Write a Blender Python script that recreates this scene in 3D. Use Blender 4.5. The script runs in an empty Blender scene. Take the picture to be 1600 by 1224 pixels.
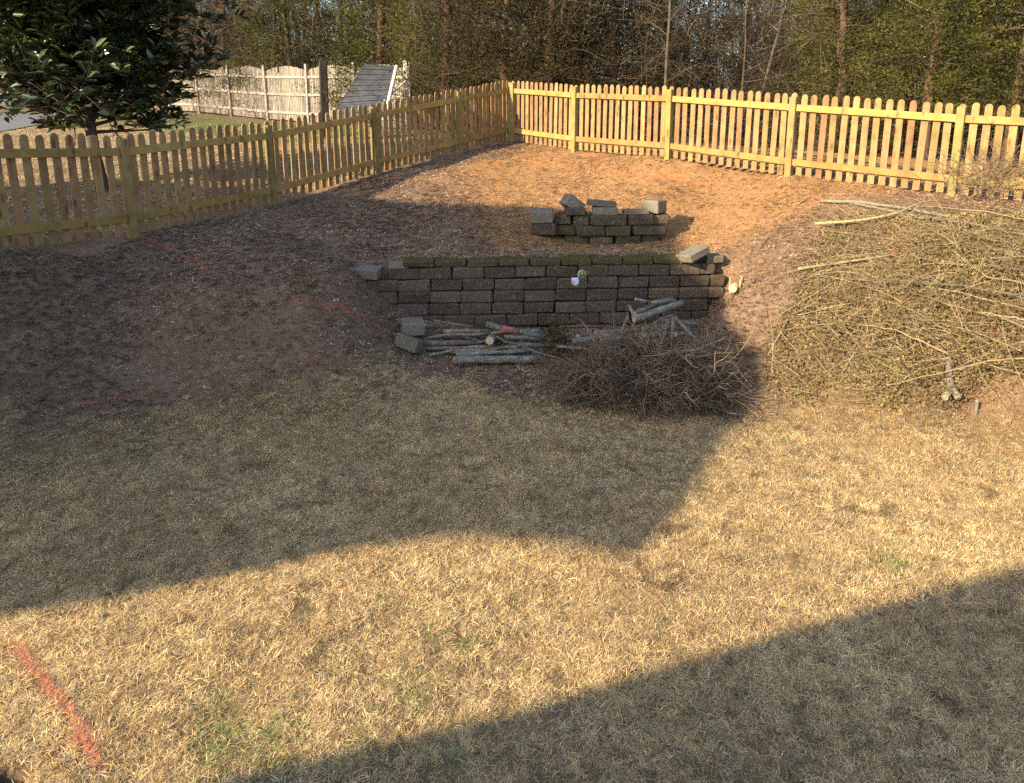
import bpy, bmesh, math, random
import numpy as np
from mathutils import Vector, Matrix, Euler

random.seed(7)
RS = np.random.RandomState(11)
SC = bpy.context.scene
COL = SC.collection

# ------------------------------------------------------------------ camera
F, CX, CY, TH, EYE = 1156.0, 800.0, 433.0, math.radians(12.8), 3.0
cam = bpy.data.cameras.new('camera')
cam.sensor_width = 36.0
cam.lens = F / 1600 * 36
cam.shift_y = -(612 - CY) / 1600
cam.clip_start, cam.clip_end = 0.1, 600
camo = bpy.data.objects.new('camera', cam)
COL.objects.link(camo)
camo.location = (0, 0, EYE)
camo.rotation_euler = (math.pi / 2 - TH, 0, 0)
SC.camera = camo

# ------------------------------------------------------------------ sky, sun, exposure
SUN_BEAR, SUN_EL = math.radians(52), math.radians(25)      # shadows run 52 deg right of straight ahead
SD = (math.sin(SUN_BEAR), math.cos(SUN_BEAR))              # horizontal direction the shadows fall
world = bpy.data.worlds.new('World')
SC.world = world
world.use_nodes = True
wn = world.node_tree.nodes
sky = wn.new('ShaderNodeTexSky')
sky.sky_type = 'NISHITA'
sky.sun_disc = False
sky.sun_elevation = SUN_EL
sky.sun_rotation = SUN_BEAR + math.pi
sky.air_density, sky.dust_density, sky.ozone_density = 1.0, 1.6, 0.8
bg = wn['Background']
bg.inputs['Strength'].default_value = 0.13
world.node_tree.links.new(sky.outputs[0], bg.inputs['Color'])
sun = bpy.data.lights.new('sun', 'SUN')
sun.energy = 4.6
sun.angle = math.radians(0.53)
sun.color = (1.0, 0.815, 0.53)
suno = bpy.data.objects.new('sun', sun)
COL.objects.link(suno)
suno.rotation_euler = Vector((SD[0] * math.cos(SUN_EL), SD[1] * math.cos(SUN_EL), -math.sin(SUN_EL))).to_track_quat('-Z', 'Y').to_euler()
suno.location = (-20, -20, 15)
SC.view_settings.view_transform = 'Standard'
SC.view_settings.look = 'None'
SC.view_settings.gamma = 1
SC.view_settings.exposure = 1.25
SC.render.engine = 'CYCLES'
SC.cycles.use_denoising = False
SC.cycles.max_bounces = 4
SC.cycles.diffuse_bounces = 2
SC.cycles.denoiser = 'OPENIMAGEDENOISE'
SC.cycles.transparent_max_bounces = 6


# ------------------------------------------------------------------ maths helpers
def ray(px, py):
    r, u = (px - CX) / F, (CY - py) / F
    return np.array((r, math.cos(TH) + u * math.sin(TH), -math.sin(TH) + u * math.cos(TH)))


def slope(py):
    d = ray(0, py)
    return d[2] / d[1]


def at(px, py, Y):
    d = ray(px, py)
    s = Y / d[1]
    return Vector((d[0] * s, Y, EYE + d[2] * s))


def pz(px, py, z):
    return at(px, py, (z - EYE) / slope(py))


def smooth(t):
    t = np.clip(t, 0, 1)
    return t * t * (3 - 2 * t)


def vnoise(x, y, s, seed=0):
    x, y = np.asarray(x, float) / s, np.asarray(y, float) / s
    xi, yi = np.floor(x), np.floor(y)
    fx, fy = smooth(x - xi), smooth(y - yi)

    def h(a, b):
        v = np.sin(a * 127.1 + b * 311.7 + seed * 74.7) * 43758.5453
        return v - np.floor(v)
    return (h(xi, yi) * (1 - fx) + h(xi + 1, yi) * fx) * (1 - fy) + (h(xi, yi + 1) * (1 - fx) + h(xi + 1, yi + 1) * fx) * fy


class TPS:
    def __init__(s, pts):
        p = np.array([(q[0], q[1], q[2]) for q in pts], float)
        s.c = p[:, :2]
        n = len(p)
        K = s.k(s.c)
        A = np.zeros((n + 3, n + 3))
        A[:n, :n] = K + np.eye(n) * 0.02
        A[:n, n] = A[n, :n] = 1
        A[:n, n + 1:] = s.c
        A[n + 1:, :n] = s.c.T
        s.w = np.linalg.solve(A, np.concatenate([p[:, 2], np.zeros(3)]))

    def k(s, q):
        r2 = ((q[:, None, :] - s.c[None]) ** 2).sum(-1)
        return 0.5 * r2 * np.log(r2 + 1e-9)

    def __call__(s, x, y):
        x, y = np.atleast_1d(np.asarray(x, float)), np.atleast_1d(np.asarray(y, float))
        sh = x.shape
        x, y = np.clip(x.ravel(), -45, 45), np.clip(y.ravel(), -20, 62)
        out = np.empty(len(x))
        for i in range(0, len(x), 20000):
            q = np.stack([x[i:i + 20000], y[i:i + 20000]], 1)
            out[i:i + 20000] = s.k(q) @ s.w[:-3] + s.w[-3] + q @ s.w[-2:]
        return out.reshape(sh)


# ------------------------------------------------------------------ terrain
WALL_A, WALL_B = at(604, 470, 9.0), at(1120, 470, 9.3)      # foot line of the retaining wall, left and right end
WALL_TOP = 1.05


def wall_y(x):
    return WALL_A.y + (x - WALL_A.x) / (WALL_B.x - WALL_A.x) * (WALL_B.y - WALL_A.y)


POSTS = dict(L1=(208, 371, 217, 9.04), L2=(428, 322, 196, 11.2), L3=(587, 274, 167, 13.3), L4=(718, 240, 143, 14.95), C=(796, 221.6, 128.6, 16.2),
             R1=(897, 237, 135.8, 14.7), R2=(1043, 249.6, 140, 13.1), R3=(1231, 278, 151.5, 11.5), R4=(1486, 307, 167, 10.0))
shared = [at(v[0], v[1], v[3]) for v in POSTS.values()]
shared += [(-5.2, 7.96, 1.5), (-5.76, 6.88, 1.55), (-6.7, 4.95, 1.4), pz(0, 450, 1.28), pz(0, 550, 0.82), pz(0, 640, 0.46), pz(0, 720, 0.2), pz(150, 420, 1.22), pz(150, 500, 0.86), pz(150, 600, 0.42),
           pz(300, 400, 1.28), pz(300, 470, 0.98), pz(300, 560, 0.5), pz(300, 640, 0.18), pz(450, 380, 1.32), pz(450, 440, 1.08), pz(450, 500, 0.78),
           pz(450, 580, 0.36), pz(540, 430, 1.06), pz(540, 460, 0.9), pz(540, 520, 0.58), pz(560, 590, 0.26),
           pz(1165, 445, 0.98), pz(1180, 412, 1.1), pz(1200, 500, 0.7), pz(1200, 560, 0.36), pz(1230, 630, 0.06), pz(1300, 400, 1.3), pz(1300, 340, 1.62),
           pz(1300, 500, 0.78), pz(1300, 580, 0.34), pz(1350, 650, 0.04), pz(1450, 400, 1.42), pz(1450, 500, 0.85), pz(1450, 580, 0.42),
           pz(1500, 640, 0.1), pz(1600, 400, 1.5), pz(1600, 500, 0.95), pz(1600, 600, 0.4), pz(1600, 660, 0.08)]
shared += [(x, y, 0.0) for x in (-3, -1, 1, 3, 5) for y in (-3, 1, 3, 5)] + [(x, 6.2, 0.03) for x in (-2, 0, 2, 4)]
shared += [(-4.6, 4.5, 0.05), (-6, 3, 0.1), (-8, 5, 0.6), (-8, 1, 0.1), (8, 5, 0.1), (8, 1, 0), (8.5, 7, 0.8), (9, 9, 1.6), (12, 8, 1.5), (12, 4, 0.3), (-8, -10, 0), (10, -10, 0), (0, -20, 0), (-40, -20, 0), (40, -20, 0),
           (-6.4, 9.5, 1.5), (-6.9, 12.5, 1.68), (-5, 14, 1.8), (-9, 8, 1.5), (-12, 12, 1.75), (-12, 20, 2.1), (-6, 20, 2.25), (-2.5, 18, 2.28), (-16, 30, 2.85), (-12.7, 30.8, 2.86),
           (-8.8, 27.7, 2.62), (-4.8, 23.7, 2.48), (-1, 20, 2.35), (-30, 40, 3.0), (-40, 10, 1.6), (4, 16, 2.2), (8, 13, 2.0), (8, 20, 1.95), (0, 25, 2.2), (14, 16, 1.7), (20, 30, 1.2), (0, 40, 1.7),
           (-15, 55, 2.6), (10, 60, 0.8), (40, 60, 0.2), (40, 15, 0.8)]
front = []
for s, z in ((0, 0.62), (0.12, 0.42), (0.3, 0.3), (0.5, 0.27), (0.7, 0.28), (0.88, 0.33), (1.0, 0.5)):
    x = WALL_A.x + s * (WALL_B.x - WALL_A.x)
    front += [(x, wall_y(x) - 0.02, z), (x, wall_y(x) - 0.45, z * 0.8 - 0.05)]
front += [pz(650, 600, 0.1), pz(800, 592, 0.05), pz(950, 600, 0.04), pz(1080, 600, 0.08), at(700, 572, 8.15), at(780, 574, 8.12), at(860, 574, 8.1), pz(1170, 560, 0.34)]
back = []
for s in (0, 0.15, 0.35, 0.5, 0.65, 0.85, 1.0):
    x = WALL_A.x + s * (WALL_B.x - WALL_A.x)
    zz = WALL_TOP + 0.06 - (0.08 if s in (0, 1.0) else 0)
    back += [(x, wall_y(x) + 0.1, zz), (x, wall_y(x) + 0.5, zz + 0.03)]
back += [at(840, 366, 10.25), at(900, 384, 10.2), at(1040, 380, 10.3), at(700, 372, 10.3), at(620, 350, 10.9), at(830, 325, 11.45), at(700, 318, 11.5), at(620, 314, 11.6),
         at(1000, 320, 11.4), at(1100, 340, 10.9), at(950, 280, 12.8), at(800, 262, 13.8), at(1100, 300, 11.9), at(520, 340, 10.7)]
TL, TU = TPS(shared + front), TPS(shared + back)


def zt(x, y):
    x, y = np.asarray(x, float), np.asarray(y, float)
    out = np.maximum(np.maximum(WALL_A.x - x, x - WALL_B.x), 0)
    w = 0.1 + 0.9 * out
    m = smooth((y - wall_y(x) - 0.12 + out * 0.5) / w)
    near = smooth((18 - np.hypot(x, y - 8)) / 6)
    z = TL(x, y) * (1 - m) + TU(x, y) * m
    rough = lawn_w(x, y)
    bump = (vnoise(x, y, 0.35, 1) - 0.5) * 0.03 + (vnoise(x, y, 0.13, 2) - 0.5) * 0.02 * (1.6 - rough) + (vnoise(x, y, 1.3, 3) - 0.5) * 0.05
    hole = 0
    for (hx, hy, r, d) in HOLES:
        hole = hole - d * smooth(1.4 - np.hypot((x - hx), (y - hy) * 1.6) / r)
    return z + near * bump + hole


HOLES = []
LB = [pz(0, 700, 0.2), pz(150, 660, 0.2), pz(300, 630, 0.2), pz(450, 600, 0.28), pz(600, 590, 0.22), pz(720, 590, 0.18), pz(900, 610, 0.12), pz(1080, 640, 0.06), pz(1190, 655, 0.03), pz(1350, 622, 0.1), pz(1600, 610, 0.3)]
LBX, LBY = [-12] + [p.x for p in LB] + [12], [LB[0].y - 1.0] + [p.y for p in LB] + [LB[-1].y - 0.3]


def lawn_w(x, y):
    yb = np.interp(x, LBX, LBY) + (vnoise(x, y, 0.7, 5) - 0.5) * 0.9 + (vnoise(x, y, 0.22, 6) - 0.5) * 0.5
    return smooth((yb - y) / 0.9 + 0.5)


def Z(x, y):
    return float(zt(np.array([x]), np.array([y]))[0])


def hit(px, py):
    d = ray(px, py)
    ys = np.arange(1.5, 60, 0.04)
    s = ys / d[1]
    zz = EYE + d[2] * s
    g = zt(d[0] * s, ys)
    i = np.argmax(zz < g)
    return Vector((d[0] * s[i], ys[i], g[i]))


p = hit(700, 345)
HOLES += [(p.x - 0.05, p.y, 0.16, 0.09), (p.x - 0.5, p.y + 0.25, 0.14, 0.05)]
p = hit(28, 1206)
HOLES += [(p.x - 0.02, p.y - 0.06, 0.12, 0.14)]


# ------------------------------------------------------------------ materials
class NT:
    def __init__(s, name):
        s.m = bpy.data.materials.new(name)
        s.m.use_nodes = True
        s.t = s.m.node_tree
        s.b = s.t.nodes['Principled BSDF']
        s.b.inputs['Specular IOR Level'].default_value = 0.25

    def n(s, ty, props=None, **ins):
        nd = s.t.nodes.new('ShaderNode' + ty)
        for k, v in (props or {}).items():
            setattr(nd, k, v)
        for k, v in ins.items():
            key = int(k[1:]) if k[0] == 'i' and k[1:].isdigit() else k.replace('_', ' ')
            if hasattr(v, 'is_output') or hasattr(v, 'links'):
                s.t.links.new(v, nd.inputs[key])
            else:
                nd.inputs[key].default_value = v
        return nd

    def noise(s, vec, scale, detail=4, rough=0.6):
        return s.n('TexNoise', None, Vector=vec, Scale=scale, Detail=detail, Roughness=rough).outputs[0]

    def mix(s, fac, a, b, mode='MIX'):
        nd = s.t.nodes.new('ShaderNodeMix')
        nd.data_type = 'RGBA'
        nd.blend_type = mode
        for sock, v in ((nd.inputs[0], fac), (nd.inputs[6], a), (nd.inputs[7], b)):
            if hasattr(v, 'is_output'):
                s.t.links.new(v, sock)
            else:
                sock.default_value = v if sock.type != 'RGBA' or len(v) == 4 else (*v, 1)
        return nd.outputs[2]

    def ramp(s, fac, lo, hi, a=0.0, b=1.0):
        return s.n('MapRange', None, Value=fac, i1=lo, i2=hi, i3=a, i4=b).outputs[0]

    def math(s, op, a, b=0.0):
        return s.n('Math', {'operation': op}, i0=a, i1=b).outputs[0]

    def bump(s, h, strength=0.5, dist=0.02):
        nd = s.n('Bump', None, Strength=strength, Distance=dist, Height=h)
        s.t.links.new(nd.outputs[0], s.b.inputs['Normal'])

    def done(s, col, rough=0.85):
        if hasattr(col, 'is_output'):
            s.t.links.new(col, s.b.inputs['Base Color'])
        else:
            s.b.inputs['Base Color'].default_value = (*col, 1)
        if hasattr(rough, 'is_output'):
            s.t.links.new(rough, s.b.inputs['Roughness'])
        else:
            s.b.inputs['Roughness'].default_value = rough
        return s.m

    def objc(s):
        return s.n('TexCoord').outputs['Object']

    def pos(s):
        return s.n('NewGeometry').outputs['Position']

    def rnd(s):
        return s.n('ObjectInfo').outputs['Random']

    def vary(s, col, lo=0.75, hi=1.2, r=None):
        r = r or s.rnd()
        h = s.n('HueSaturation', None, Color=col, Value=s.ramp(r, 0, 1, lo, hi), Hue=s.ramp(s.math('FRACT', s.math('MULTIPLY', r, 7.31)), 0, 1, 0.485, 0.515))
        return h.outputs[0]


M = {}


def mat_wood(name, a, b, knots=True, streak=60, lo=0.75, hi=1.15, grey=None):
    t = NT(name)
    oc = t.n('VectorMath', {'operation': 'ADD'}, i0=t.objc(), i1=t.n('CombineXYZ', None, X=t.math('MULTIPLY', t.rnd(), 40.0), Z=t.math('MULTIPLY', t.rnd(), 90.0)).outputs[0]).outputs[0]
    st = t.n('Mapping', None, Vector=oc, Scale=(streak, streak, 2.2)).outputs[0]
    g = t.noise(st, 1.0, 5, 0.65)
    c = t.mix(t.ramp(g, 0.3, 0.72), a, b)
    blot = t.noise(oc, 5.0, 3)
    c = t.mix(t.ramp(blot, 0.42, 0.68, 0, 0.6), c, (a[0] * 0.6, a[1] * 0.52, a[2] * 0.45))
    if knots:
        v = t.n('TexVoronoi', None, Vector=t.n('Mapping', None, Vector=oc, Scale=(9, 9, 3.2)).outputs[0], Scale=1.0).outputs[0]
        c = t.mix(t.ramp(v, 0.1, 0.26, 0.8, 0), c, (0.13, 0.055, 0.022))
    if grey:
        c = t.mix(t.ramp(t.noise(oc, 2.0, 3), 0.4, 0.7, 0, 0.7), c, grey)
    t.bump(g, 0.3, 0.004)
    return t.done(t.vary(c, lo, hi), 0.75)


M['picket'] = mat_wood('pine_picket', (0.29, 0.18, 0.082), (0.40, 0.265, 0.122), lo=0.74)
M['rail'] = mat_wood('pine_rail', (0.33, 0.222, 0.075), (0.40, 0.285, 0.10), lo=0.82)
M['post'] = mat_wood('pine_post', (0.26, 0.205, 0.075), (0.34, 0.27, 0.1), lo=0.82)
M['oldwood'] = mat_wood('weathered_board', (0.15, 0.13, 0.13), (0.29, 0.26, 0.255), knots=False, streak=40, lo=0.7, grey=(0.40, 0.36, 0.24))
M['oldrail'] = mat_wood('weathered_rail', (0.28, 0.255, 0.23), (0.40, 0.365, 0.325), knots=False, streak=40, lo=0.85)
M['darkpost'] = mat_wood('dark_post', (0.028, 0.02, 0.016), (0.06, 0.045, 0.036), knots=False, streak=25)


def mat_block():
    t = NT('split_face_block')
    P = t.pos()
    r = t.rnd()
    n1 = t.noise(P, 38, 6, 0.7)
    n2 = t.noise(P, 7, 4)
    c = t.mix(t.ramp(n1, 0.3, 0.7), (0.05, 0.04, 0.031), (0.185, 0.152, 0.118))
    c = t.mix(t.ramp(n2, 0.4, 0.65, 0, 0.6), c, (0.09, 0.058, 0.036))
    c = t.vary(c, 0.7, 1.25, r)
    at_ = t.n('Attribute', {'attribute_name': 'moss', 'attribute_type': 'OBJECT'}).outputs['Fac']
    nz = t.n('SeparateXYZ', None, Vector=t.n('NewGeometry').outputs['Normal']).outputs[2]
    mm = t.math('ADD', t.math('ADD', t.ramp(nz, -0.2, 1.0, -0.06, 0.22), at_), t.math('MULTIPLY', t.noise(P, 9, 5, 0.7), 0.9))
    c = t.mix(t.ramp(mm, 0.72, 0.95), c, t.mix(t.noise(P, 60, 2), (0.05, 0.05, 0.012), (0.115, 0.10, 0.03)))
    li = t.ramp(t.noise(P, 16, 3), 0.62, 0.75, 0, 0.55)
    c = t.mix(li, c, (0.33, 0.32, 0.30))
    t.bump(t.math('ADD', n1, t.noise(P, 14, 3)), 0.9, 0.02)
    return t.done(c, 0.95)


M['block'] = mat_block()


def mat_paleblock():
    t = NT('pale_block')
    P = t.pos()
    n1 = t.noise(P, 45, 6, 0.7)
    c = t.mix(t.ramp(n1, 0.3, 0.7), (0.14, 0.122, 0.10), (0.27, 0.24, 0.195))
    c = t.mix(t.ramp(t.noise(P, 8, 4), 0.5, 0.7, 0, 0.5), c, (0.15, 0.115, 0.075))
    at_ = t.n('Attribute', {'attribute_name': 'moss', 'attribute_type': 'OBJECT'}).outputs['Fac']
    mm = t.math('ADD', at_, t.math('MULTIPLY', t.noise(P, 10, 5, 0.7), 0.9))
    c = t.mix(t.ramp(mm, 0.72, 0.95), c, (0.13, 0.135, 0.035))
    t.bump(n1, 0.8, 0.015)
    return t.done(t.vary(c, 0.8, 1.15), 0.95)


M['paleblock'] = mat_paleblock()


def mat_bark(name, a, b, lich=None, scale=30, lo=0.75, hi=1.25):
    t = NT(name)
    oc = t.pos()
    n = t.noise(oc, scale, 5, 0.7)
    c = t.mix(t.ramp(n, 0.3, 0.7), a, b)
    if lich:
        c = t.mix(t.ramp(t.noise(oc, scale * 0.45, 4), 0.5, 0.62, 0, 0.85), c, lich)
    t.bump(n, 0.8, 0.012)
    return t.done(t.vary(c, lo, hi), 0.9)


M['logbark'] = mat_bark('log_bark', (0.10, 0.095, 0.08), (0.23, 0.215, 0.185), (0.25, 0.29, 0.24))
M['logbrown'] = mat_bark('log_bark_brown', (0.13, 0.095, 0.07), (0.27, 0.20, 0.14), (0.24, 0.24, 0.2))
M['stickpale'] = mat_bark('pale_stick', (0.24, 0.185, 0.105), (0.40, 0.32, 0.19), None, 25)
M['stickgrey'] = mat_bark('grey_stick', (0.14, 0.125, 0.095), (0.26, 0.235, 0.185), (0.23, 0.225, 0.185), 25)
M['treebark'] = mat_bark('tree_bark', (0.045, 0.034, 0.025), (0.12, 0.09, 0.065), (0.11, 0.10, 0.08), 9)
M['cedarbark'] = mat_bark('cedar_bark', (0.07, 0.04, 0.027), (0.15, 0.09, 0.06), None, 12)
M['magbark'] = mat_bark('magnolia_bark', (0.07, 0.055, 0.045), (0.15, 0.12, 0.10), None, 14)
t = NT('cut_wood')
M['cut'] = t.done(t.mix(t.noise(t.pos(), 60, 3), (0.42, 0.34, 0.22), (0.62, 0.54, 0.40)), 0.8)
t = NT('orange_paint_on_bark')
M['orangelog'] = t.done(t.mix(t.ramp(t.noise(t.pos(), 30, 4), 0.47, 0.6), (0.16, 0.13, 0.11), (0.50, 0.13, 0.08)), 0.8)


def mat_leaf(name, a, b, trans=0.25, rough=0.5, back=None, spec=0.4, scale=2.0):
    t = NT(name)
    nn = t.noise(t.pos(), scale, 2)
    r = t.n('NewGeometry').outputs['Random Per Island']
    c = t.mix(t.ramp(nn, 0.35, 0.65), a, b)
    c = t.n('HueSaturation', None, Color=c, Value=t.ramp(r, 0, 1, 0.6, 1.4), Hue=t.ramp(t.math('FRACT', t.math('MULTIPLY', r, 5.7)), 0, 1, 0.48, 0.52)).outputs[0]
    if back:
        c = t.mix(t.n('NewGeometry').outputs['Backfacing'], c, back)
    t.b.inputs['Specular IOR Level'].default_value = spec
    t.done(c, rough)
    tr = t.n('BsdfTranslucent', None, Color=c).outputs[0]
    ms = t.n('MixShader', None, i0=trans, i1=t.b.outputs[0], i2=tr)
    t.t.links.new(ms.outputs[0], t.t.nodes['Material Output'].inputs[0])
    return t.m


M['magleaf'] = mat_leaf('magnolia_leaf', (0.045, 0.075, 0.025), (0.08, 0.125, 0.04), 0.06, 0.22, (0.055, 0.055, 0.022), 0.9)
M['cedarleaf'] = mat_leaf('cedar_foliage', (0.035, 0.043, 0.011), (0.125, 0.12, 0.03), 0.2, 0.8, None, 0.1, 0.9)
M['dryleaf'] = mat_leaf('dry_cedar_foliage', (0.035, 0.03, 0.014), (0.085, 0.066, 0.03), 0.2, 0.8, None, 0.1, 0.9)
M['vineleaf'] = mat_leaf('vine_leaf', (0.13, 0.135, 0.035), (0.27, 0.25, 0.075), 0.25, 0.6, None, 0.3, 2.5)
M['tanleaf'] = mat_leaf('dead_leaf', (0.20, 0.12, 0.065), (0.38, 0.27, 0.14), 0.2, 0.8, None, 0.2, 4)
M['weedleaf'] = mat_leaf('weed_leaf', (0.08, 0.07, 0.025), (0.14, 0.10, 0.045), 0.2, 0.8, None, 0.2, 6)


def mat_twig(name, a, b, scale=3.0):
    t = NT(name)
    r = t.n('NewGeometry').outputs['Random Per Island']
    c = t.mix(t.ramp(t.noise(t.pos(), scale, 2), 0.35, 0.65), a, b)
    c = t.n('HueSaturation', None, Color=c, Value=t.ramp(r, 0, 1, 0.55, 1.45)).outputs[0]
    return t.done(c, 0.85)


M['twigdark'] = mat_twig('dark_twig', (0.12, 0.09, 0.062), (0.30, 0.215, 0.145))
M['twigpale'] = mat_twig('pale_twig', (0.22, 0.17, 0.09), (0.38, 0.31, 0.18))
M['twigwood'] = mat_twig('thicket_twig', (0.04, 0.03, 0.021), (0.13, 0.098, 0.065), 0.8)


def mat_straw(name):
    t = NT(name)
    a = t.n('Attribute', {'attribute_name': 'tint', 'attribute_type': 'INSTANCER'}).outputs['Color']
    r = t.n('NewGeometry').outputs['Random Per Island']
    c = t.n('HueSaturation', None, Color=a, Value=t.ramp(r, 0, 1, 0.55, 1.35), Saturation=t.ramp(t.math('FRACT', t.math('MULTIPLY', r, 9.3)), 0, 1, 0.75, 1.1)).outputs[0]
    t.done(c, 0.75)
    tr = t.n('BsdfTranslucent', None, Color=c).outputs[0]
    ms = t.n('MixShader', None, i0=0.1, i1=t.b.outputs[0], i2=tr)
    t.t.links.new(ms.outputs[0], t.t.nodes['Material Output'].inputs[0])
    return t.m


M['straw'] = mat_straw('straw')


def mat_ground():
    t = NT('yard_ground')
    P = t.pos()
    zc = t.n('Attribute', {'attribute_name': 'zone'})
    sx = t.n('SeparateColor', None, Color=zc.outputs['Color'])
    lawn, clay, green = sx.outputs[0], sx.outputs[1], sx.outputs[2]
    f = t.noise(P, 55, 6, 0.75)
    m = t.noise(P, 13, 5, 0.7)
    l = t.noise(P, 2.2, 3)
    mulch = t.mix(t.ramp(f, 0.35, 0.68), (0.15, 0.092, 0.058), (0.38, 0.25, 0.16))
    mulch = t.mix(t.ramp(m, 0.5, 0.7, 0, 0.6), mulch, (0.50, 0.375, 0.27))
    mulch = t.mix(t.ramp(l, 0.5, 0.75, 0, 0.5), mulch, (0.30, 0.175, 0.115))
    cl = t.mix(t.ramp(f, 0.3, 0.7), (0.31, 0.155, 0.066), (0.52, 0.295, 0.13))
    cl = t.mix(t.ramp(m, 0.5, 0.68, 0, 0.7), cl, (0.46, 0.31, 0.16))
    cl = t.mix(t.ramp(l, 0.52, 0.7, 0, 0.65), cl, (0.52, 0.24, 0.09))
    lw = t.mix(t.ramp(f, 0.3, 0.7), (0.10, 0.066, 0.036), (0.36, 0.26, 0.14))
    lw = t.mix(t.ramp(l, 0.45, 0.7, 0, 0.4), lw, (0.52, 0.40, 0.22))
    gr = t.mix(t.ramp(f, 0.3, 0.7), (0.06, 0.085, 0.02), (0.14, 0.16, 0.05))
    c = t.mix(clay, mulch, cl)
    c = t.mix(lawn, c, lw)
    c = t.mix(green, c, gr)
    t.bump(t.math('ADD', f, t.math('MULTIPLY', m, 1.5)), 1.0, 0.03)
    return t.done(c, 0.95)


M['ground'] = mat_ground()
t = NT('orange_paint')
al = t.math('MULTIPLY', t.ramp(t.noise(t.pos(), 75, 5, 0.7), 0.47, 0.6), t.n('Attribute', {'attribute_name': 'cover'}).outputs['Fac'])
t.t.links.new(al, t.b.inputs['Alpha'])
M['paint'] = t.done(t.mix(t.noise(t.pos(), 40, 2), (0.55, 0.15, 0.085), (0.70, 0.25, 0.15)), 0.8)
t = NT('house_siding')
M['siding'] = t.done((0.45, 0.43, 0.40), 0.8)
t = NT('asphalt')
M['asphalt'] = t.done(t.mix(t.ramp(t.noise(t.pos(), 30, 4), 0.3, 0.7), (0.10, 0.105, 0.115), (0.17, 0.175, 0.19)), 0.9)
t = NT('grey_vinyl')
M['greypanel'] = t.done(t.mix(t.ramp(t.noise(t.pos(), 6, 4), 0.35, 0.7), (0.06, 0.066, 0.08), (0.11, 0.118, 0.135)), 0.7)
t = NT('white_paint')
M['white'] = t.done(t.mix(t.ramp(t.noise(t.pos(), 20, 4), 0.35, 0.7), (0.55, 0.53, 0.50), (0.78, 0.77, 0.74)), 0.6)
t = NT('ornament_glaze')
M['ornament'] = t.done(t.mix(t.ramp(t.noise(t.pos(), 40, 3), 0.4, 0.6), (0.22, 0.21, 0.12), (0.40, 0.385, 0.26)), 0.45)
t = NT('wrapper')
M['wrapper'] = t.done(t.mix(t.ramp(t.noise(t.pos(), 50, 3), 0.45, 0.6), (0.70, 0.73, 0.78), (0.35, 0.45, 0.62)), 0.4)
t = NT('dark_groove')
M['groove'] = t.done((0.06, 0.07, 0.03), 0.8)


# ------------------------------------------------------------------ object helpers
def mesh_of(name, verts, faces, mats, smooth_=False, midx=None):
    me = bpy.data.meshes.new(name)
    verts = np.asarray(verts, np.float32)
    if isinstance(faces, np.ndarray):
        nf, k = faces.shape
        me.vertices.add(len(verts))
        me.vertices.foreach_set('co', verts.ravel())
        me.loops.add(nf * k)
        me.loops.foreach_set('vertex_index', faces.ravel().astype(np.int32))
        me.polygons.add(nf)
        me.polygons.foreach_set('loop_start', np.arange(0, nf * k, k, dtype=np.int32))
        me.polygons.foreach_set('loop_total', np.full(nf, k, np.int32))
        me.update(calc_edges=True)
    else:
        me.from_pydata([tuple(map(float, v)) for v in verts], [], faces)
        me.update()
    for m in (mats if isinstance(mats, (list, tuple)) else [mats]):
        me.materials.append(M[m] if isinstance(m, str) else m)
    if midx is not None:
        me.polygons.foreach_set('material_index', np.asarray(midx, np.int32))
    if smooth_:
        me.polygons.foreach_set('use_smooth', np.ones(len(me.polygons), bool))
    return me


def ob(name, me, parent=None, loc=None, rot=None, scale=None):
    o = bpy.data.objects.new(name, me)
    COL.objects.link(o)
    if parent:
        o.parent = parent
    if loc is not None:
        o.location = loc
    if rot is not None:
        o.rotation_euler = rot
    if scale is not None:
        o.scale = scale
    return o


def tag(o, label=None, cat=None, group=None, kind=None):
    for k, v in (('label', label), ('category', cat), ('group', group), ('kind', kind)):
        if v:
            o[k] = v
    return o


def tube(path, radii, sides=6, caps=True):
    P = [Vector(p) for p in path]
    vs, fs = [], []
    n = len(P)
    ref = None
    for i in range(n):
        d = (P[min(i + 1, n - 1)] - P[max(i - 1, 0)]).normalized()
        if ref is None:
            ref = d.orthogonal().normalized()
        a = (ref - d * ref.dot(d)).normalized()
        ref = a
        b = d.cross(a)
        for k in range(sides):
            an = 2 * math.pi * k / sides
            vs.append(P[i] + (a * math.cos(an) + b * math.sin(an)) * radii[i])
    for i in range(n - 1):
        for k in range(sides):
            k2 = (k + 1) % sides
            fs.append((i * sides + k, i * sides + k2, (i + 1) * sides + k2, (i + 1) * sides + k))
    if caps:
        fs.append(tuple(range(sides - 1, -1, -1)))
        fs.append(tuple((n - 1) * sides + k for k in range(sides)))
    return vs, fs


class Acc:
    """collects many pieces into one mesh"""
    def __init__(s):
        s.v, s.f = [], []

    def add(s, vs, fs):
        o = len(s.v)
        s.v += [tuple(v) for v in vs]
        s.f += [tuple(i + o for i in f) for f in fs]

    def mesh(s, name, mats, sm=False):
        return mesh_of(name, s.v, s.f, mats, sm)


def block_mesh(name, sx, sy, sz, mat='block', bev=0.012, rough=0.006, seed=0):
    rr = random.Random(seed)
    bm = bmesh.new()
    bmesh.ops.create_cube(bm, size=1)
    for v in bm.verts:
        v.co = Vector((v.co.x * sx, v.co.y * sy, v.co.z * sz))
    bmesh.ops.bevel(bm, geom=bm.edges[:], offset=bev, segments=1, affect='EDGES')
    for v in bm.verts:
        v.co += Vector((rr.uniform(-1, 1), rr.uniform(-1, 1), rr.uniform(-1, 1))) * rough
    me = bpy.data.meshes.new(name)
    bm.to_mesh(me)
    bm.free()
    me.materials.append(M[mat])
    return me


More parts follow.
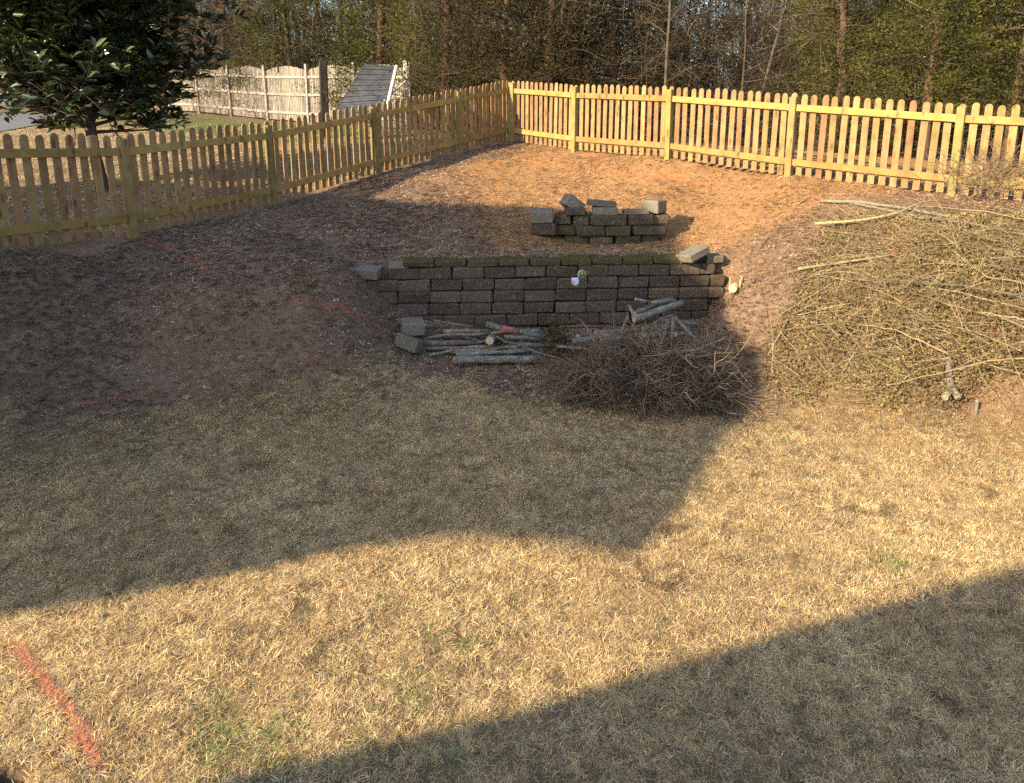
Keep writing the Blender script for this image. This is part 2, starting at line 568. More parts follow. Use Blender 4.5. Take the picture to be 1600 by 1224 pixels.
def box_mesh(name, sx, sy, sz, mat):
    return block_mesh(name, sx, sy, sz, mat, min(sx, sy, sz) * 0.06, 0, 0)


def twigs(n, start, direc, length, r0, nseg=5, curl=0.35, sides=3, rs=RS):
    """n curved twigs as numpy tubes. start (n,3), direc (n,3), length (n,), r0 (n,)"""
    d = direc / np.linalg.norm(direc, axis=1, keepdims=True)
    path = [start]
    cur = start.copy()
    dd = d.copy()
    bend = rs.normal(0, curl / nseg, (n, 3))
    for i in range(nseg):
        dd = dd + bend + rs.normal(0, curl / nseg, (n, 3))
        dd /= np.linalg.norm(dd, axis=1, keepdims=True)
        cur = cur + dd * (length / nseg)[:, None]
        path.append(cur.copy())
    path = np.stack(path, 1)                       # n, s+1, 3
    S = nseg + 1
    a = np.cross(d, rs.normal(0, 1, (n, 3)))
    a /= np.linalg.norm(a, axis=1, keepdims=True) + 1e-9
    b = np.cross(d, a)
    rad = r0[:, None] * np.linspace(1, 0.35, S)[None]
    vs = np.empty((n, S, sides, 3))
    for k in range(sides):
        an = 2 * math.pi * k / sides
        vs[:, :, k] = path + rad[..., None] * (a * math.cos(an) + b * math.sin(an))[:, None]
    idx = np.arange(n * S * sides).reshape(n, S, sides)
    fs = []
    for k in range(sides):
        k2 = (k + 1) % sides
        fs.append(np.stack([idx[:, :-1, k], idx[:, :-1, k2], idx[:, 1:, k2], idx[:, 1:, k]], -1).reshape(-1, 4))
    return vs.reshape(-1, 3), np.concatenate(fs), path


def leaves(pos, direc, normal, ln, wd, fold=0.15):
    """4-gon leaf pairs: each leaf two quads folded on the midrib"""
    n = len(pos)
    d = direc / np.linalg.norm(direc, axis=1, keepdims=True)
    s = np.cross(d, normal)
    s /= np.linalg.norm(s, axis=1, keepdims=True) + 1e-9
    u = np.cross(s, d)
    L, W = ln[:, None], wd[:, None]
    base = pos
    tip = pos + d * L - u * L * 0.12
    m1, m2 = pos + d * L * 0.35, pos + d * L * 0.7
    up = u * W * fold
    v = np.stack([base, m1 + s * W * 0.5 + up, m2 + s * W * 0.42 + up, tip, m1 - s * W * 0.5 + up, m2 - s * W * 0.42 + up], 1).reshape(-1, 3)
    o = np.arange(n)[:, None] * 6
    f = np.concatenate([o + np.array([[0, 1, 2, 3]]), o + np.array([[0, 3, 5, 4]])])
    return v, f


def unit(n, rs=RS):
    v = rs.normal(0, 1, (n, 3))
    return v / np.linalg.norm(v, axis=1, keepdims=True)


def scatter(name, pts, rot, scl, idx, tint, protos):
    """real geometry instanced on points; the instances belong to this one object"""
    me = bpy.data.meshes.new(name)
    n = len(pts)
    me.vertices.add(n)
    me.vertices.foreach_set('co', np.asarray(pts, np.float32).ravel())
    for nm, ty, dat, key in (('rot', 'FLOAT_VECTOR', rot, 'vector'), ('scl', 'FLOAT', scl, 'value'), ('pick', 'INT', idx, 'value'), ('tint', 'FLOAT_COLOR', np.concatenate([tint, np.ones((n, 1))], 1), 'color')):
        a = me.attributes.new(nm, ty, 'POINT')
        a.data.foreach_set(key, np.ascontiguousarray(dat, np.int32 if ty == 'INT' else np.float32).ravel())
    o = ob(name, me)
    ng = bpy.data.node_groups.new(name, 'GeometryNodeTree')
    ng.interface.new_socket('Geometry', in_out='INPUT', socket_type='NodeSocketGeometry')
    ng.interface.new_socket('Geometry', in_out='OUTPUT', socket_type='NodeSocketGeometry')
    N, L = ng.nodes, ng.links
    gi, go = N.new('NodeGroupInput'), N.new('NodeGroupOutput')
    iop = N.new('GeometryNodeInstanceOnPoints')
    jn = N.new('GeometryNodeJoinGeometry')
    for pm in protos:
        po = bpy.data.objects.new(pm.name, pm)
        oi = N.new('GeometryNodeObjectInfo')
        oi.inputs['Object'].default_value = po
        oi.inputs['As Instance'].default_value = False
        g2 = N.new('GeometryNodeGeometryToInstance')
        L.new(oi.outputs['Geometry'], g2.inputs[0])
        L.new(g2.outputs[0], jn.inputs[0])

    def na(nm, ty):
        x = N.new('GeometryNodeInputNamedAttribute')
        x.data_type = ty
        x.inputs['Name'].default_value = nm
        return x.outputs[0]
    iop.inputs['Pick Instance'].default_value = True
    L.new(gi.outputs[0], iop.inputs['Points'])
    L.new(jn.outputs[0], iop.inputs['Instance'])
    L.new(na('pick', 'INT'), iop.inputs['Instance Index'])
    L.new(na('rot', 'FLOAT_VECTOR'), iop.inputs['Rotation'])
    L.new(na('scl', 'FLOAT'), iop.inputs['Scale'])
    L.new(iop.outputs[0], go.inputs[0])
    md = o.modifiers.new('scatter', 'NODES')
    md.node_group = ng
    return o


# ------------------------------------------------------------------ ground sheet
def lines(a, b, step, far, grow=1.35):
    mid = list(np.arange(a, b + 1e-6, step))
    lo, hi, s = [], [], step
    x = a
    while x > -far:
        s = min(s * grow, 12)
        x -= s
        lo.append(x)
    s, x = step, b
    while x < far:
        s = min(s * grow, 12)
        x += s
        hi.append(x)
    return np.array(lo[::-1] + mid + hi)


LINES = dict(
    a=[(20, 1005), (45, 1040), (75, 1078), (105, 1122), (150, 1206)],
    b=[(212, 372), (255, 390), (300, 410), (337, 432)],
    c=[(455, 479), (505, 481), (555, 492), (622, 524)],
    d=[(110, 640), (170, 631), (246, 614)],
    e=[(940, 268), (1030, 281), (1140, 291), (1215, 276)],
    f=[(1395, 398), (1418, 378), (1442, 362)])
LW = {k: [hit(*q) for q in v] for k, v in LINES.items()}


def linedist(x, y, pts):
    d = np.full(np.shape(x), 1e9)
    for a, b in zip(pts[:-1], pts[1:]):
        ex, ey = b.x - a.x, b.y - a.y
        tt = np.clip(((x - a.x) * ex + (y - a.y) * ey) / (ex * ex + ey * ey), 0, 1)
        d = np.minimum(d, np.hypot(x - a.x - tt * ex, y - a.y - tt * ey))
    return d


c_ctr = [hit(850, 270), hit(1100, 290), hit(1000, 330), hit(760, 290), hit(1180, 360)]
fl = [at(v[0], v[1], v[3]) for v in (POSTS['L1'], POSTS['L2'], POSTS['L3'], POSTS['L4'], POSTS['C'])]


def clay_w(x, y):
    # tan and orange clay with straw in the middle of the upper yard; dark mulch to the left; mulch colour along the left fence stands in for its shadow
    s = smooth((x + 1.5 + (y - 10) * 0.1) / 1.8 + (vnoise(x, y, 0.8, 8) - 0.5) * 0.6)
    off = linedist(x, y, fl)
    s = s * smooth((off - 0.55) / 0.5 + (vnoise(x, y, 0.3, 9) - 0.5) * 0.5)
    s = s * smooth((y - wall_y(x)) / 1.4 + 0.1)
    bank = smooth((x - 3.0) / 1.5)
    s = np.maximum(s, 0.3 * bank)
    return s * (1 - 0.55 * smooth((x - 3.6) / 1.5) * smooth((10.5 - y) / 1.0)) * smooth((18.0 - y) / 2)


def fence_side(x, y):
    # positive on the neighbour's side of the left fence line
    q0 = fl[0] + (fl[0] - fl[1]) * 2
    xf = np.interp(y, [q0.y] + [p.y for p in fl] + [30.0], [q0.x] + [p.x for p in fl] + [4.0])
    return (xf - x) * 0.88


gx, gy = lines(-8.5, 8.5, 0.06, 260), lines(1.5, 17.5, 0.06, 260)
X, Y = np.meshgrid(gx, gy)
ZZ = zt(X, Y)
nx, ny = len(gx), len(gy)
idx = np.arange(nx * ny).reshape(ny, nx)
gf = np.stack([idx[:-1, :-1], idx[:-1, 1:], idx[1:, 1:], idx[1:, :-1]], -1).reshape(-1, 4)
gme = mesh_of('ground', np.stack([X, Y, ZZ], -1).reshape(-1, 3), gf, 'ground', True)
side = fence_side(X, Y)
nb = smooth((side - 0.1) / 0.3) * (X < 0) * smooth((27 + X * 0 - Y - (X + 8) * 0.9) / 2)       # neighbour's straw lawn
lawnw = np.maximum(lawn_w(X, Y) * (side < 0.3), nb) * (np.hypot(X - HOLES[2][0], (Y - HOLES[2][1]) * 1.6) > 0.16)
green = nb * smooth((Y + X * 0.9 - 12.5) / 2.0) * smooth((Y - 17) / 3) * (0.5 + 0.7 * vnoise(X, Y, 1.2, 4))
woods = smooth((Y - 16) / 3) * (1 - nb)
zone = np.stack([lawnw, np.clip(clay_w(X, Y), 0, 1) * (1 - woods), np.clip(green, 0, 1), np.ones_like(X)], -1).reshape(-1, 4)
za = gme.attributes.new('zone', 'FLOAT_COLOR', 'POINT')
za.data.foreach_set('color', zone.astype(np.float32).ravel())


def zfast(x, y):
    fx = np.clip(np.interp(x, gx, np.arange(nx)), 0, nx - 1.001)
    fy = np.clip(np.interp(y, gy, np.arange(ny)), 0, ny - 1.001)
    i, j = fx.astype(int), fy.astype(int)
    a, b = fx - i, fy - j
    return (ZZ[j, i] * (1 - a) + ZZ[j, i + 1] * a) * (1 - b) + (ZZ[j + 1, i] * (1 - a) + ZZ[j + 1, i + 1] * a) * b


tag(ob('ground', gme), 'sloping back yard of dormant lawn, mulch and orange clay', kind='structure')

# ------------------------------------------------------------------ houses behind the camera that throw the two big shadows
TANE = math.tan(SUN_EL)
PER = (SD[1], -SD[0])


def uh(p, D):
    v = p.x * SD[0] + p.y * SD[1]
    return (p.x * PER[0] + p.y * PER[1], p.z + (v + D) * TANE)


def prism(name, poly, D, depth, mat, parent, rise=0.0):
    vs = []
    for k in (0, depth):
        for (u, h) in poly:
            vs.append((PER[0] * u - SD[0] * (D + k), PER[1] * u - SD[1] * (D + k), h + rise * k))
    n = len(poly)
    fs = [tuple(range(n)), tuple(range(2 * n - 1, n - 1, -1))] + [(i, i + n, (i + 1) % n + n, (i + 1) % n) for i in range(n)]
    return ob(name, mesh_of(name, vs, fs, mat), parent)


D1 = 7.0
near = [uh(hit(430, 1205), D1), uh(hit(800, 1120), D1), uh(hit(1200, 1000), D1), uh(hit(1598, 886), D1)]
sl = (near[-1][1] - near[0][1]) / (near[-1][0] - near[0][0])
poly = [(near[0][0] - 4.2, near[0][1] - 4.2 * sl)] + near + [(near[-1][0] + 2.5, near[-1][1] + 2.5 * sl), (near[-1][0] + 9, near[-1][1] - 2), (near[-1][0] + 9, -0.3), (near[0][0] - 4.2, -0.3)]
h1 = ob('house', None)
tag(h1, 'grey gabled house standing behind the camera and casting the lower right shadow', 'house')
prism('gable_wall', poly, D1, 5.0, 'siding', h1)
D2 = 12.0
low = [(0, 966), (200, 935), (400, 893), (550, 862), (700, 840), (850, 848), (1000, 876)]
right = [(1085, 775), (1165, 662), (1190, 600), (1192, 560)]
far = [(1062, 398), (1062, 372), (1052, 345), (980, 330), (830, 323), (700, 320), (620, 314), (520, 306), (430, 300)]
UH = [uh(hit(*q), D2) for q in low + right + far]
tail = [uh(hit(180, 279), D2), uh(hit(20, 294), D2)]
ldu = (UH[1][0] - UH[0][0])
lsl = (UH[2][1] - UH[0][1]) / (UH[2][0] - UH[0][0])
poly2 = [(UH[0][0] - 3.0, UH[0][1] - 3.0 * lsl)] + UH + [tail[0], tail[1], (tail[1][0] - 6, tail[1][1]), (tail[1][0] - 6, -0.3), (UH[0][0] - 3.0, -0.3)]
print('UH', [(round(a, 2), round(b, 2)) for a, b in poly2])
h2 = ob('house', None)
tag(h2, 'tall grey house with overhanging roof behind the camera, casting the shadow over the yard', 'house')
prism('roof_overhang', poly2, D2, 0.5, 'siding', h2, TANE)

# ------------------------------------------------------------------ orange paint lines
PL = dict(a='long orange sprayed line on the lit lawn, lower left corner', b='orange sprayed line running from the fence post down the mulch',
          c='orange sprayed line on mulch just left of the block wall', d='faint short orange line at the upper edge of the shaded lawn',
          e='faint orange line on the clay in front of the back fence', f='short bright orange line beside the cut brush on the right bank')
PW = dict(a=0.035, b=0.045, c=0.05, d=0.035, e=0.05, f=0.045)
for k, pts in LW.items():
    vs, cov = [], []
    P2 = []
    for a, b in zip(pts[:-1], pts[1:]):
        nseg = max(4, int((b - a).length / 0.05))
        P2 += [a.lerp(b, i / nseg) for i in range(nseg)]
    P2.append(pts[-1])
    wig = [(vnoise(i * 0.07, 3.3, 0.5, 21) - 0.5) * 0.06 for i in range(len(P2))]
    xs, ys = [], []
    for i, q in enumerate(P2):
        d = (P2[min(i + 1, len(P2) - 1)] - P2[max(i - 1, 0)])
        d.z = 0
        d.normalize()
        nrm = Vector((-d.y, d.x, 0))
        for s in (-1, -0.4, 0.4, 1):
            xs.append(q.x + nrm.x * (s * PW[k] + wig[i]))
            ys.append(q.y + nrm.y * (s * PW[k] + wig[i]))
            e = min(1, 4 * min(i + 1, len(P2) - i) / len(P2) + 0.2)
            cov.append((0.0 if abs(s) == 1 else (0.95 if k == 'a' else 0.75 if k in 'bcf' else 0.5)) * e)
    zs = zt(np.array(xs), np.array(ys)) + (0.016 if k == 'a' else 0.012)
    fs = [(i * 4 + j, i * 4 + j + 1, i * 4 + j + 5, i * 4 + j + 4) for i in range(len(P2) - 1) for j in range(3)]
    me = mesh_of('orange_paint_line', np.stack([xs, ys, zs], 1), fs, 'paint', True)
    a_ = me.attributes.new('cover', 'FLOAT', 'POINT')
    a_.data.foreach_set('value', np.array(cov, np.float32))
    tag(ob('orange_paint_line', me), PL[k], 'paint line')


# ------------------------------------------------------------------ picket fences
def picket_mesh(w, h, th, name, mat):
    prof = [(-w / 2, 0), (w / 2, 0)]
    sh = h - w * 0.55
    prof += [(w / 2, sh)]
    for i in range(1, 6):
        an = math.pi * i / 6
        prof.append((w / 2 * math.cos(an), sh + w * 0.55 * math.sin(an)))
    prof += [(-w / 2, sh)]
    n = len(prof)
    vs = [(x, -th / 2, z) for x, z in prof] + [(x, th / 2, z) for x, z in prof]
    fs = [tuple(range(n)), tuple(range(2 * n - 1, n - 1, -1))] + [(i, i + n, (i + 1) % n + n, (i + 1) % n) for i in range(n)]
    return mesh_of(name, vs, fs, mat)


PK = picket_mesh(0.089, 1.2, 0.018, 'picket', 'picket')


def post_h(v):
    b, t_ = at(v[0], v[1], v[3]), at(v[0], v[2], v[3])
    return t_.z - b.z


def fence(posts, root, counts, flip):
    for i, (p, h) in enumerate(posts):
        me = block_mesh('post', 0.1, 0.1, h + 0.35, 'post', 0.006, 0.001, i)
        q = posts[min(i + 1, len(posts) - 1)][0] - posts[max(i - 1, 0)][0]
        ob('post', me, root, (p.x, p.y, p.z + (h - 0.35) / 2), (random.uniform(-.012, .012), random.uniform(-.012, .012), math.atan2(q.y, q.x)))
    for i in range(len(posts) - 1):
        (a, ha), (b, hb) = posts[i], posts[i + 1]
        d = b - a
        L = math.hypot(d.x, d.y)
        az = math.atan2(d.y, d.x)
        out = Vector((-d.y, d.x, 0)).normalized() * flip
        for fr in (0.87, 0.2):
            za, zb = a.z + ha * fr, b.z + hb * fr
            ln = math.hypot(L, zb - za) - 0.1
            me = block_mesh('rail', ln, 0.038, 0.098, 'rail', 0.004, 0.0005, i)
            c = (a + b) / 2 + out * 0.0
            ob('rail', me, root, (c.x, c.y, (za + zb) / 2), (0, -math.atan2(zb - za, L), az))
        n = counts[i]
        for k in range(n + (1 if i == len(posts) - 2 else 0)):
            s = k / n
            q = a.lerp(b, s) + out * 0.032
            hh = ha + (hb - ha) * s
            g = a.z + (b.z - a.z) * s + 0.035 + random.uniform(-.008, .008)
            H = hh + 0.015 + random.uniform(-.012, .012)
            o = ob('picket', PK, root, (q.x, q.y, g), (random.uniform(-.008, .008), random.uniform(-.012, .012), az), (1, 1, H / 1.2))


def pp(k):
    v = POSTS[k]
    return (at(v[0], v[1], v[3]), post_h(v))


L1, L2 = pp('L1'), pp('L2')
L0 = (L1[0] + (L1[0] - L2[0]) + Vector((0, 0, 0.2)), 1.2)
Lm = (L0[0] + (L1[0] - L2[0]) * 0.9 + Vector((0, 0, -0.1)), 1.2)
R3, R4 = pp('R3'), pp('R4')
R5 = (R4[0] + (R4[0] - R3[0]) + Vector((0, 0, 0.0)), 1.2)
R6 = (R5[0] + (R4[0] - R3[0]), 1.2)
fA = ob('picket_fence', None, None, tuple(L1[0]))
tag(fA, 'new pine picket fence running along the left side, shaded inside face', 'fence')
fB = ob('picket_fence', None, None, tuple(R4[0]))
tag(fB, 'sunlit yellow pine picket fence across the back right of the yard', 'fence')


def rel(posts, root):
    o = Vector(root.location)
    return [(p - o, h) for p, h in posts]


cshift = Vector((-0.09, -0.06, 0))
fence(rel([Lm, L0, L1, L2, pp('L3'), pp('L4'), (pp('C')[0], pp('C')[1])], fA), fA, [14, 15, 16, 15, 15, 12], 1)
C0 = (pp('C')[0] + (pp('R1')[0] - pp('C')[0]).normalized() * 0.11, pp('C')[1] * 0.99)
fence(rel([C0, pp('R1'), pp('R2'), R3, R4, R5, R6], fB), fB, [13, 15, 15, 15, 15, 15], 1)

# ------------------------------------------------------------------ block walls
BW, BH, BD = 0.40, 0.15, 0.28
bm_full = [block_mesh('block', BW - 0.006, BD, BH - 0.004, 'block', 0.018, 0.011, i) for i in range(8)]
bm_half = [block_mesh('block', BW / 2 - 0.006, BD, BH - 0.004, 'block', 0.018, 0.011, 10 + i) for i in range(3)]
bm_cap = [block_mesh('cap_block', BW - 0.006, BD + 0.03, 0.083, 'block', 0.016, 0.01, 20 + i) for i in range(4)]
wr = ob('retaining_wall', None, None, (WALL_A.x, WALL_A.y, 0.3))
tag(wr, 'mossy grey concrete block retaining wall across the middle of the yard', 'wall')
wd = (WALL_B - WALL_A)
wd.z = 0
wd.normalize()
wn_ = Vector((-wd.y, wd.x, 0))                      # into the bank
waz = math.atan2(wd.y, wd.x)


def wx(px, yy=9.05):
    """distance along the wall for an image column"""
    x = at(px, 440, yy + 0.15).x
    return (x - WALL_A.x) / wd.x


def lay(root, s, zc, meshes, back, moss, jit=0.013, yaw=0.0):
    q = WALL_A + wd * s + wn_ * (BD / 2 + back + random.uniform(-jit, jit))
    o = ob('block', random.choice(meshes), root, Vector((q.x, q.y, zc)) - Vector(root.location), (random.uniform(-.01, .01), random.uniform(-.01, .01), waz + yaw + random.uniform(-.022, .022)))
    o['moss'] = moss
    return o


capz = WALL_TOP + 0.085 / 2 - 0.0
courses = [(wx(596), wx(1112)), (wx(598), wx(1118)), (wx(575), wx(1128)), (wx(553), wx(1139)), (wx(610), wx(1122))]   # bottom to top below the cap
z0 = WALL_TOP - 0.085 * 0 - 5 * BH
for ci, (s0, s1) in enumerate(courses):
    zc = z0 + (ci + 0.5) * BH
    s = s0
    if ci % 2 == 1:
        lay(wr, s + BW / 4, zc, bm_half, 0.03 * ci - 0.07, 0.05)
        s += BW / 2
    while s < s1 - 0.12:
        mo = {4: 0.19, 3: 0.06}.get(ci, 0.0) + random.uniform(-.06, .06)
        if s1 - s < BW * 0.8:
            lay(wr, s + BW / 4, zc, bm_half, 0.03 * ci - 0.07, mo)
            s += BW / 2
        else:
            lay(wr, s + BW / 2, zc, bm_full, 0.03 * ci - 0.07, mo)
            s += BW
s = wx(633)
while s < wx(1055) - 0.2:
    o = lay(wr, s + BW / 2, WALL_TOP + 0.0425, bm_cap, 0.075, 0.36 + random.uniform(-.12, .1))
    o.name = 'cap_block'
    s += BW


def pallet(label, loc, size, rot, mat='block', moss=0.1, seed=0, group=None):
    o = ob('concrete_block', block_mesh('concrete_block', *size, mat, 0.012, 0.006, 40 + seed), None, loc, rot)
    o['moss'] = moss
    return tag(o, label, 'block', group)


R = math.radians
# loose blocks on and beside the retaining wall
q = at(1082, 404, 9.35)
pallet('tilted pale block lying askew on the right end of the long wall', (q.x, q.y, WALL_TOP + 0.13), (0.36, 0.27, 0.1), (R(-8), R(-16), R(35)), 'paleblock', 0.18, 1)
q = at(1112, 411, 9.5)
pallet('small mossy block beside the tilted block at the right end of the wall', (q.x, q.y, WALL_TOP + 0.045), (0.24, 0.2, 0.09), (0, 0, R(12)), 'paleblock', 0.3, 2)
q = at(575, 443, 9.1)
pallet('low flat grey block at the far left end of the long wall', (q.x, q.y, Z(q.x, q.y) + 0.05), (0.34, 0.26, 0.13), (R(2), R(3), R(-8)), 'paleblock', 0.05, 3)
q = at(622, 418, 9.12)
pallet('pale chipped block on the left end of the wall top', (q.x, q.y + 0.06, WALL_TOP + 0.02), (0.24, 0.22, 0.05), (R(3), 0, R(10)), 'paleblock', 0.0, 4)
q = at(645, 512, 8.55)
pallet('square grey green block at the left end of the log pile', (q.x, q.y, Z(q.x, q.y) + 0.17), (0.27, 0.3, 0.15), (0, R(2), R(14)), 'paleblock', 0.15, 5)
q = at(641, 533, 8.35)
pallet('broken pale grey block tilted on the ground below the log pile block', (q.x, q.y, Z(q.x, q.y) + 0.08), (0.3, 0.28, 0.16), (R(-18), R(14), R(-20)), 'paleblock', 0.0, 6)
q = at(751, 507, 8.72)
pallet('small mossy block tucked behind the middle of the log pile', (q.x, q.y, q.z), (0.14, 0.18, 0.1), (0, 0, R(4)), 'block', 0.3, 7)

# ruined upper wall and its loose blocks
UW = ob('low_block_wall', None, None, tuple(at(958, 384, 10.25)))
tag(UW, 'short ruined mossy block wall behind the long wall, loose blocks on top', 'wall')
ubase = 1.12
for ci, (pa, pb, off) in enumerate([(884, 1030, 0.06), (868, 1040, 0.0), (868, 1046, 0.03)]):
    xa, xb = at(pa, 370, 10.25).x, at(pb, 370, 10.25).x
    cuts = [(0, .27, .52, .8, 1), (0, .19, .45, .68, 1), (0, .16, .3, .62, .84, 1)][ci]
    n = len(cuts) - 1
    for k in range(n):
        w = (xb - xa) * (cuts[k + 1] - cuts[k])
        s = (cuts[k + 1] + cuts[k]) / 2
        bow = 0.22 * (2 * s - 1) ** 2 + off * 0.4
        x = xa + (xb - xa) * s
        me = block_mesh('block', w - 0.006, 0.28, BH - 0.004, 'block', 0.02, 0.012, 60 + ci * 5 + k)
        o = ob('block', me, UW, Vector((x, 10.3 + bow, ubase + (ci + 0.5) * BH - 0.01)) - Vector(UW.location), (random.uniform(-.04, .04), random.uniform(-.03, .03), 0.22 * (2 * s - 1) + random.uniform(-.1, .1)))
        o['moss'] = 0.3 + random.uniform(-.1, .1)
ut = ubase + 3 * BH - 0.01
U = lambda px, y=10.35: at(px, 350, y).x
pallet('lower of two stacked blocks at the left end of the ruined wall', (U(850), 10.36, Z(U(850), 10.36) + 0.1), (0.36, 0.3, 0.17), (0, 0, R(-6)), 'block', 0.1, 11)
pallet('upper of two stacked grey blocks at the left end of the ruined wall', (U(846), 10.36, Z(U(850), 10.36) + 0.27), (0.32, 0.32, 0.17), (R(1), R(-1), R(-4)), 'paleblock', -0.1, 12)
pallet('brown block tipped up on its corner on the ruined wall', (U(894), 10.45, ut + 0.13), (0.27, 0.3, 0.17), (R(-6), R(36), R(10)), 'paleblock', -0.2, 13)
pallet('mossy block under the tipped up block on the ruined wall', (U(897), 10.32, ut + 0.05), (0.27, 0.26, 0.1), (0, 0, R(2)), 'block', 0.2, 14)
pallet('flat block lying under the slanted slab on the ruined wall', (U(944), 10.34, ut + 0.05), (0.34, 0.28, 0.1), (0, 0, R(-3)), 'paleblock', 0.05, 15)
pallet('slanted brown slab on top of the ruined wall, beside the tipped block', (U(940), 10.42, ut + 0.14), (0.36, 0.3, 0.09), (R(-5), R(6), R(8)), 'paleblock', -0.1, 16)
pallet('thin flat slab on the ruined wall beside the sunlit block', (U(992), 10.36, ut + 0.03), (0.34, 0.28, 0.06), (R(-2), 0, R(2)), 'paleblock', 0.12, 17)
pallet('sunlit tan block on the right end of the ruined wall', (U(1024), 10.5, ut + 0.09), (0.27, 0.27, 0.18), (0, R(1), R(-38)), 'paleblock', -0.3, 18)


# ------------------------------------------------------------------ logs and sticks
def log(name, label, cat, path, r, mat='logbark', group=None, sides=10, ends=(True, True), taper=0.85, wob=0.006):
    P = [Vector(p) for p in path]
    pts = []
    for a, b in zip(P[:-1], P[1:]):
        n = max(2, int((b - a).length / 0.12))
        pts += [a.lerp(b, i / n) for i in range(n)]
    pts.append(P[-1])
    o0 = P[0].copy()
    pts = [p - o0 + Vector((random.uniform(-wob, wob), random.uniform(-wob, wob), random.uniform(-wob, wob))) for p in pts]
    n = len(pts)
    rad = [r * (1 + (taper - 1) * i / (n - 1)) * random.uniform(0.93, 1.07) for i in range(n)]
    vs, fs = tube(pts, rad, sides)
    o = ob(name, mesh_of(name, vs, fs, mat, True), None, o0)
    for e, on in zip((0, n - 1), ends):
        if on:
            d = (pts[0] - pts[1]) if e == 0 else (pts[-1] - pts[-2])
            d.normalize()
            a = d.orthogonal().normalized()
            b = d.cross(a)
            c = pts[e] + d * 0.003
            cv = [c + (a * math.cos(t_) + b * math.sin(t_)) * rad[e] * 0.93 for t_ in [2 * math.pi * k / 10 for k in range(10)]]
            cv2 = [v - d * 0.006 for v in cv]
            m = len(cv)
            ff = [tuple(range(m)), tuple(range(2 * m - 1, m - 1, -1))] + [(i, i + m, (i + 1) % m + m, (i + 1) % m) for i in range(m)]
            ob('cut_end', mesh_of('cut_end', cv + cv2, ff, 'cut'), o)
    return tag(o, label, cat, group)


GL = 'cut logs and sticks piled in front of the long wall'


def lg(label, pts, r, mat='logbark', name='log', **kw):
    return log(name, label, 'log' if name == 'log' else 'stick', [at(*p) for p in pts], r, mat, GL, **kw)


lg('thick grey green log in front of the whole log pile', [(708, 563, 8.15), (842, 561, 8.2)], 0.05)
lg('thinner straight log just behind the front thick log', [(713, 554, 8.28), (770, 551, 8.28), (826, 548, 8.3)], 0.026)
lg('crooked grey stick at the lower left of the log pile', [(672, 555, 8.3), (700, 549, 8.32), (725, 552, 8.3), (762, 542, 8.35)], 0.018, name='stick')
lg('slim brown log beneath the pale ended log on the left', [(659, 545, 8.36), (755, 543, 8.4)], 0.022, 'logbrown')
lg('log with a pale sawn end pointing left, left of the pile', [(659, 537, 8.42), (738, 535, 8.45)], 0.037)
lg('thin log with brown left end above the pale ended log', [(664, 529, 8.48), (700, 524, 8.5), (764, 522, 8.5)], 0.022, 'logbrown')
lg('straight grey log below the small mossy block', [(693, 519, 8.6), (764, 517, 8.62)], 0.03)
lg('log facing the camera with a round cream cut end', [(766, 532.5, 8.2), (772, 520, 8.85)], 0.05, sides=14)
o = lg('log splashed with orange paint lying across the pile', [(760, 508, 8.55), (849, 526, 8.4)], 0.036)
a, b = at(785, 513.5, 8.485), at(811, 518.5, 8.445)
vs, fs = tube([Vector(), (b - a) / 2, b - a], [0.038, 0.0385, 0.037], 10)
ob('paint_splash', mesh_of('paint_splash', vs, fs, 'orangelog', True), o, a - o.location)
o = lg('short orange painted stick in the middle of the pile', [(768, 522, 8.42), (792, 517, 8.46)], 0.022, 'orangelog')
lg('thin curved stick arching over the left of the log pile', [(678, 501, 8.75), (705, 505, 8.72), (745, 512, 8.7)], 0.012, 'logbrown', 'stick')
lg('long grey log across the pile behind the small weed', [(789, 527, 8.42), (902, 531, 8.45)], 0.025)
lg('short dark log half hidden behind the small weed', [(810, 538, 8.32), (853, 541, 8.3)], 0.03)
lg('slim pale stick to the right of the small weed', [(868, 541, 8.3), (926, 546, 8.25)], 0.02, name='stick')
lg('brown log low at the back of the pile, right of the weed', [(860, 511, 8.7), (944, 510, 8.7)], 0.022, 'logbrown')
lg('stub with a pale cut end right of the weed', [(903, 526, 8.4), (922, 523, 8.6)], 0.028)
lg('grey log behind the top of the brush pile', [(896, 533, 8.35), (975, 520, 8.4)], 0.035)
lg('forked brown branch trailing down from the log pile', [(776, 526, 8.15), (790, 535, 8.1), (808, 537, 8.08), (838, 550, 8.0), (853, 569, 7.9)], 0.013, 'logbrown', 'stick', ends=(False, False), taper=0.5)
lg('thin brown branch reaching from the fork toward the brush pile', [(828, 547, 8.02), (867, 559, 7.9), (900, 567, 7.8)], 0.011, 'logbrown', 'stick', ends=(False, False), taper=0.5)
lg('thickest log resting slanted on top of the right hand stack', [(990, 500, 8.4), (1065, 473, 8.6)], 0.046)
lg('log behind the thick slanted log on the right hand stack', [(993, 490, 8.62), (1028, 475, 8.75)], 0.036)
lg('topmost flat log at the back of the right hand stack', [(1022, 474, 8.75), (1051, 470, 8.8)], 0.04)
lg('short stub lying on the very top of the right hand stack', [(992, 468, 8.7), (1013, 471.5, 8.7)], 0.017)
lg('short stick propped at the left end of the slanted log', [(984, 479, 8.55), (990, 495, 8.42)], 0.02, name='stick')
lg('leaning stick holding the left end of the right hand stack', [(981, 495, 8.45), (971, 519, 8.4)], 0.018, name='stick')
lg('reddish curved stick under the slanted log', [(1008, 514, 8.3), (1035, 497, 8.4), (1054, 491, 8.45)], 0.015, 'logbrown', 'stick')
lg('upright stick standing in front of the right hand stack', [(1052, 496, 8.35), (1049, 540, 8.1)], 0.019, 'logbrown', 'stick')
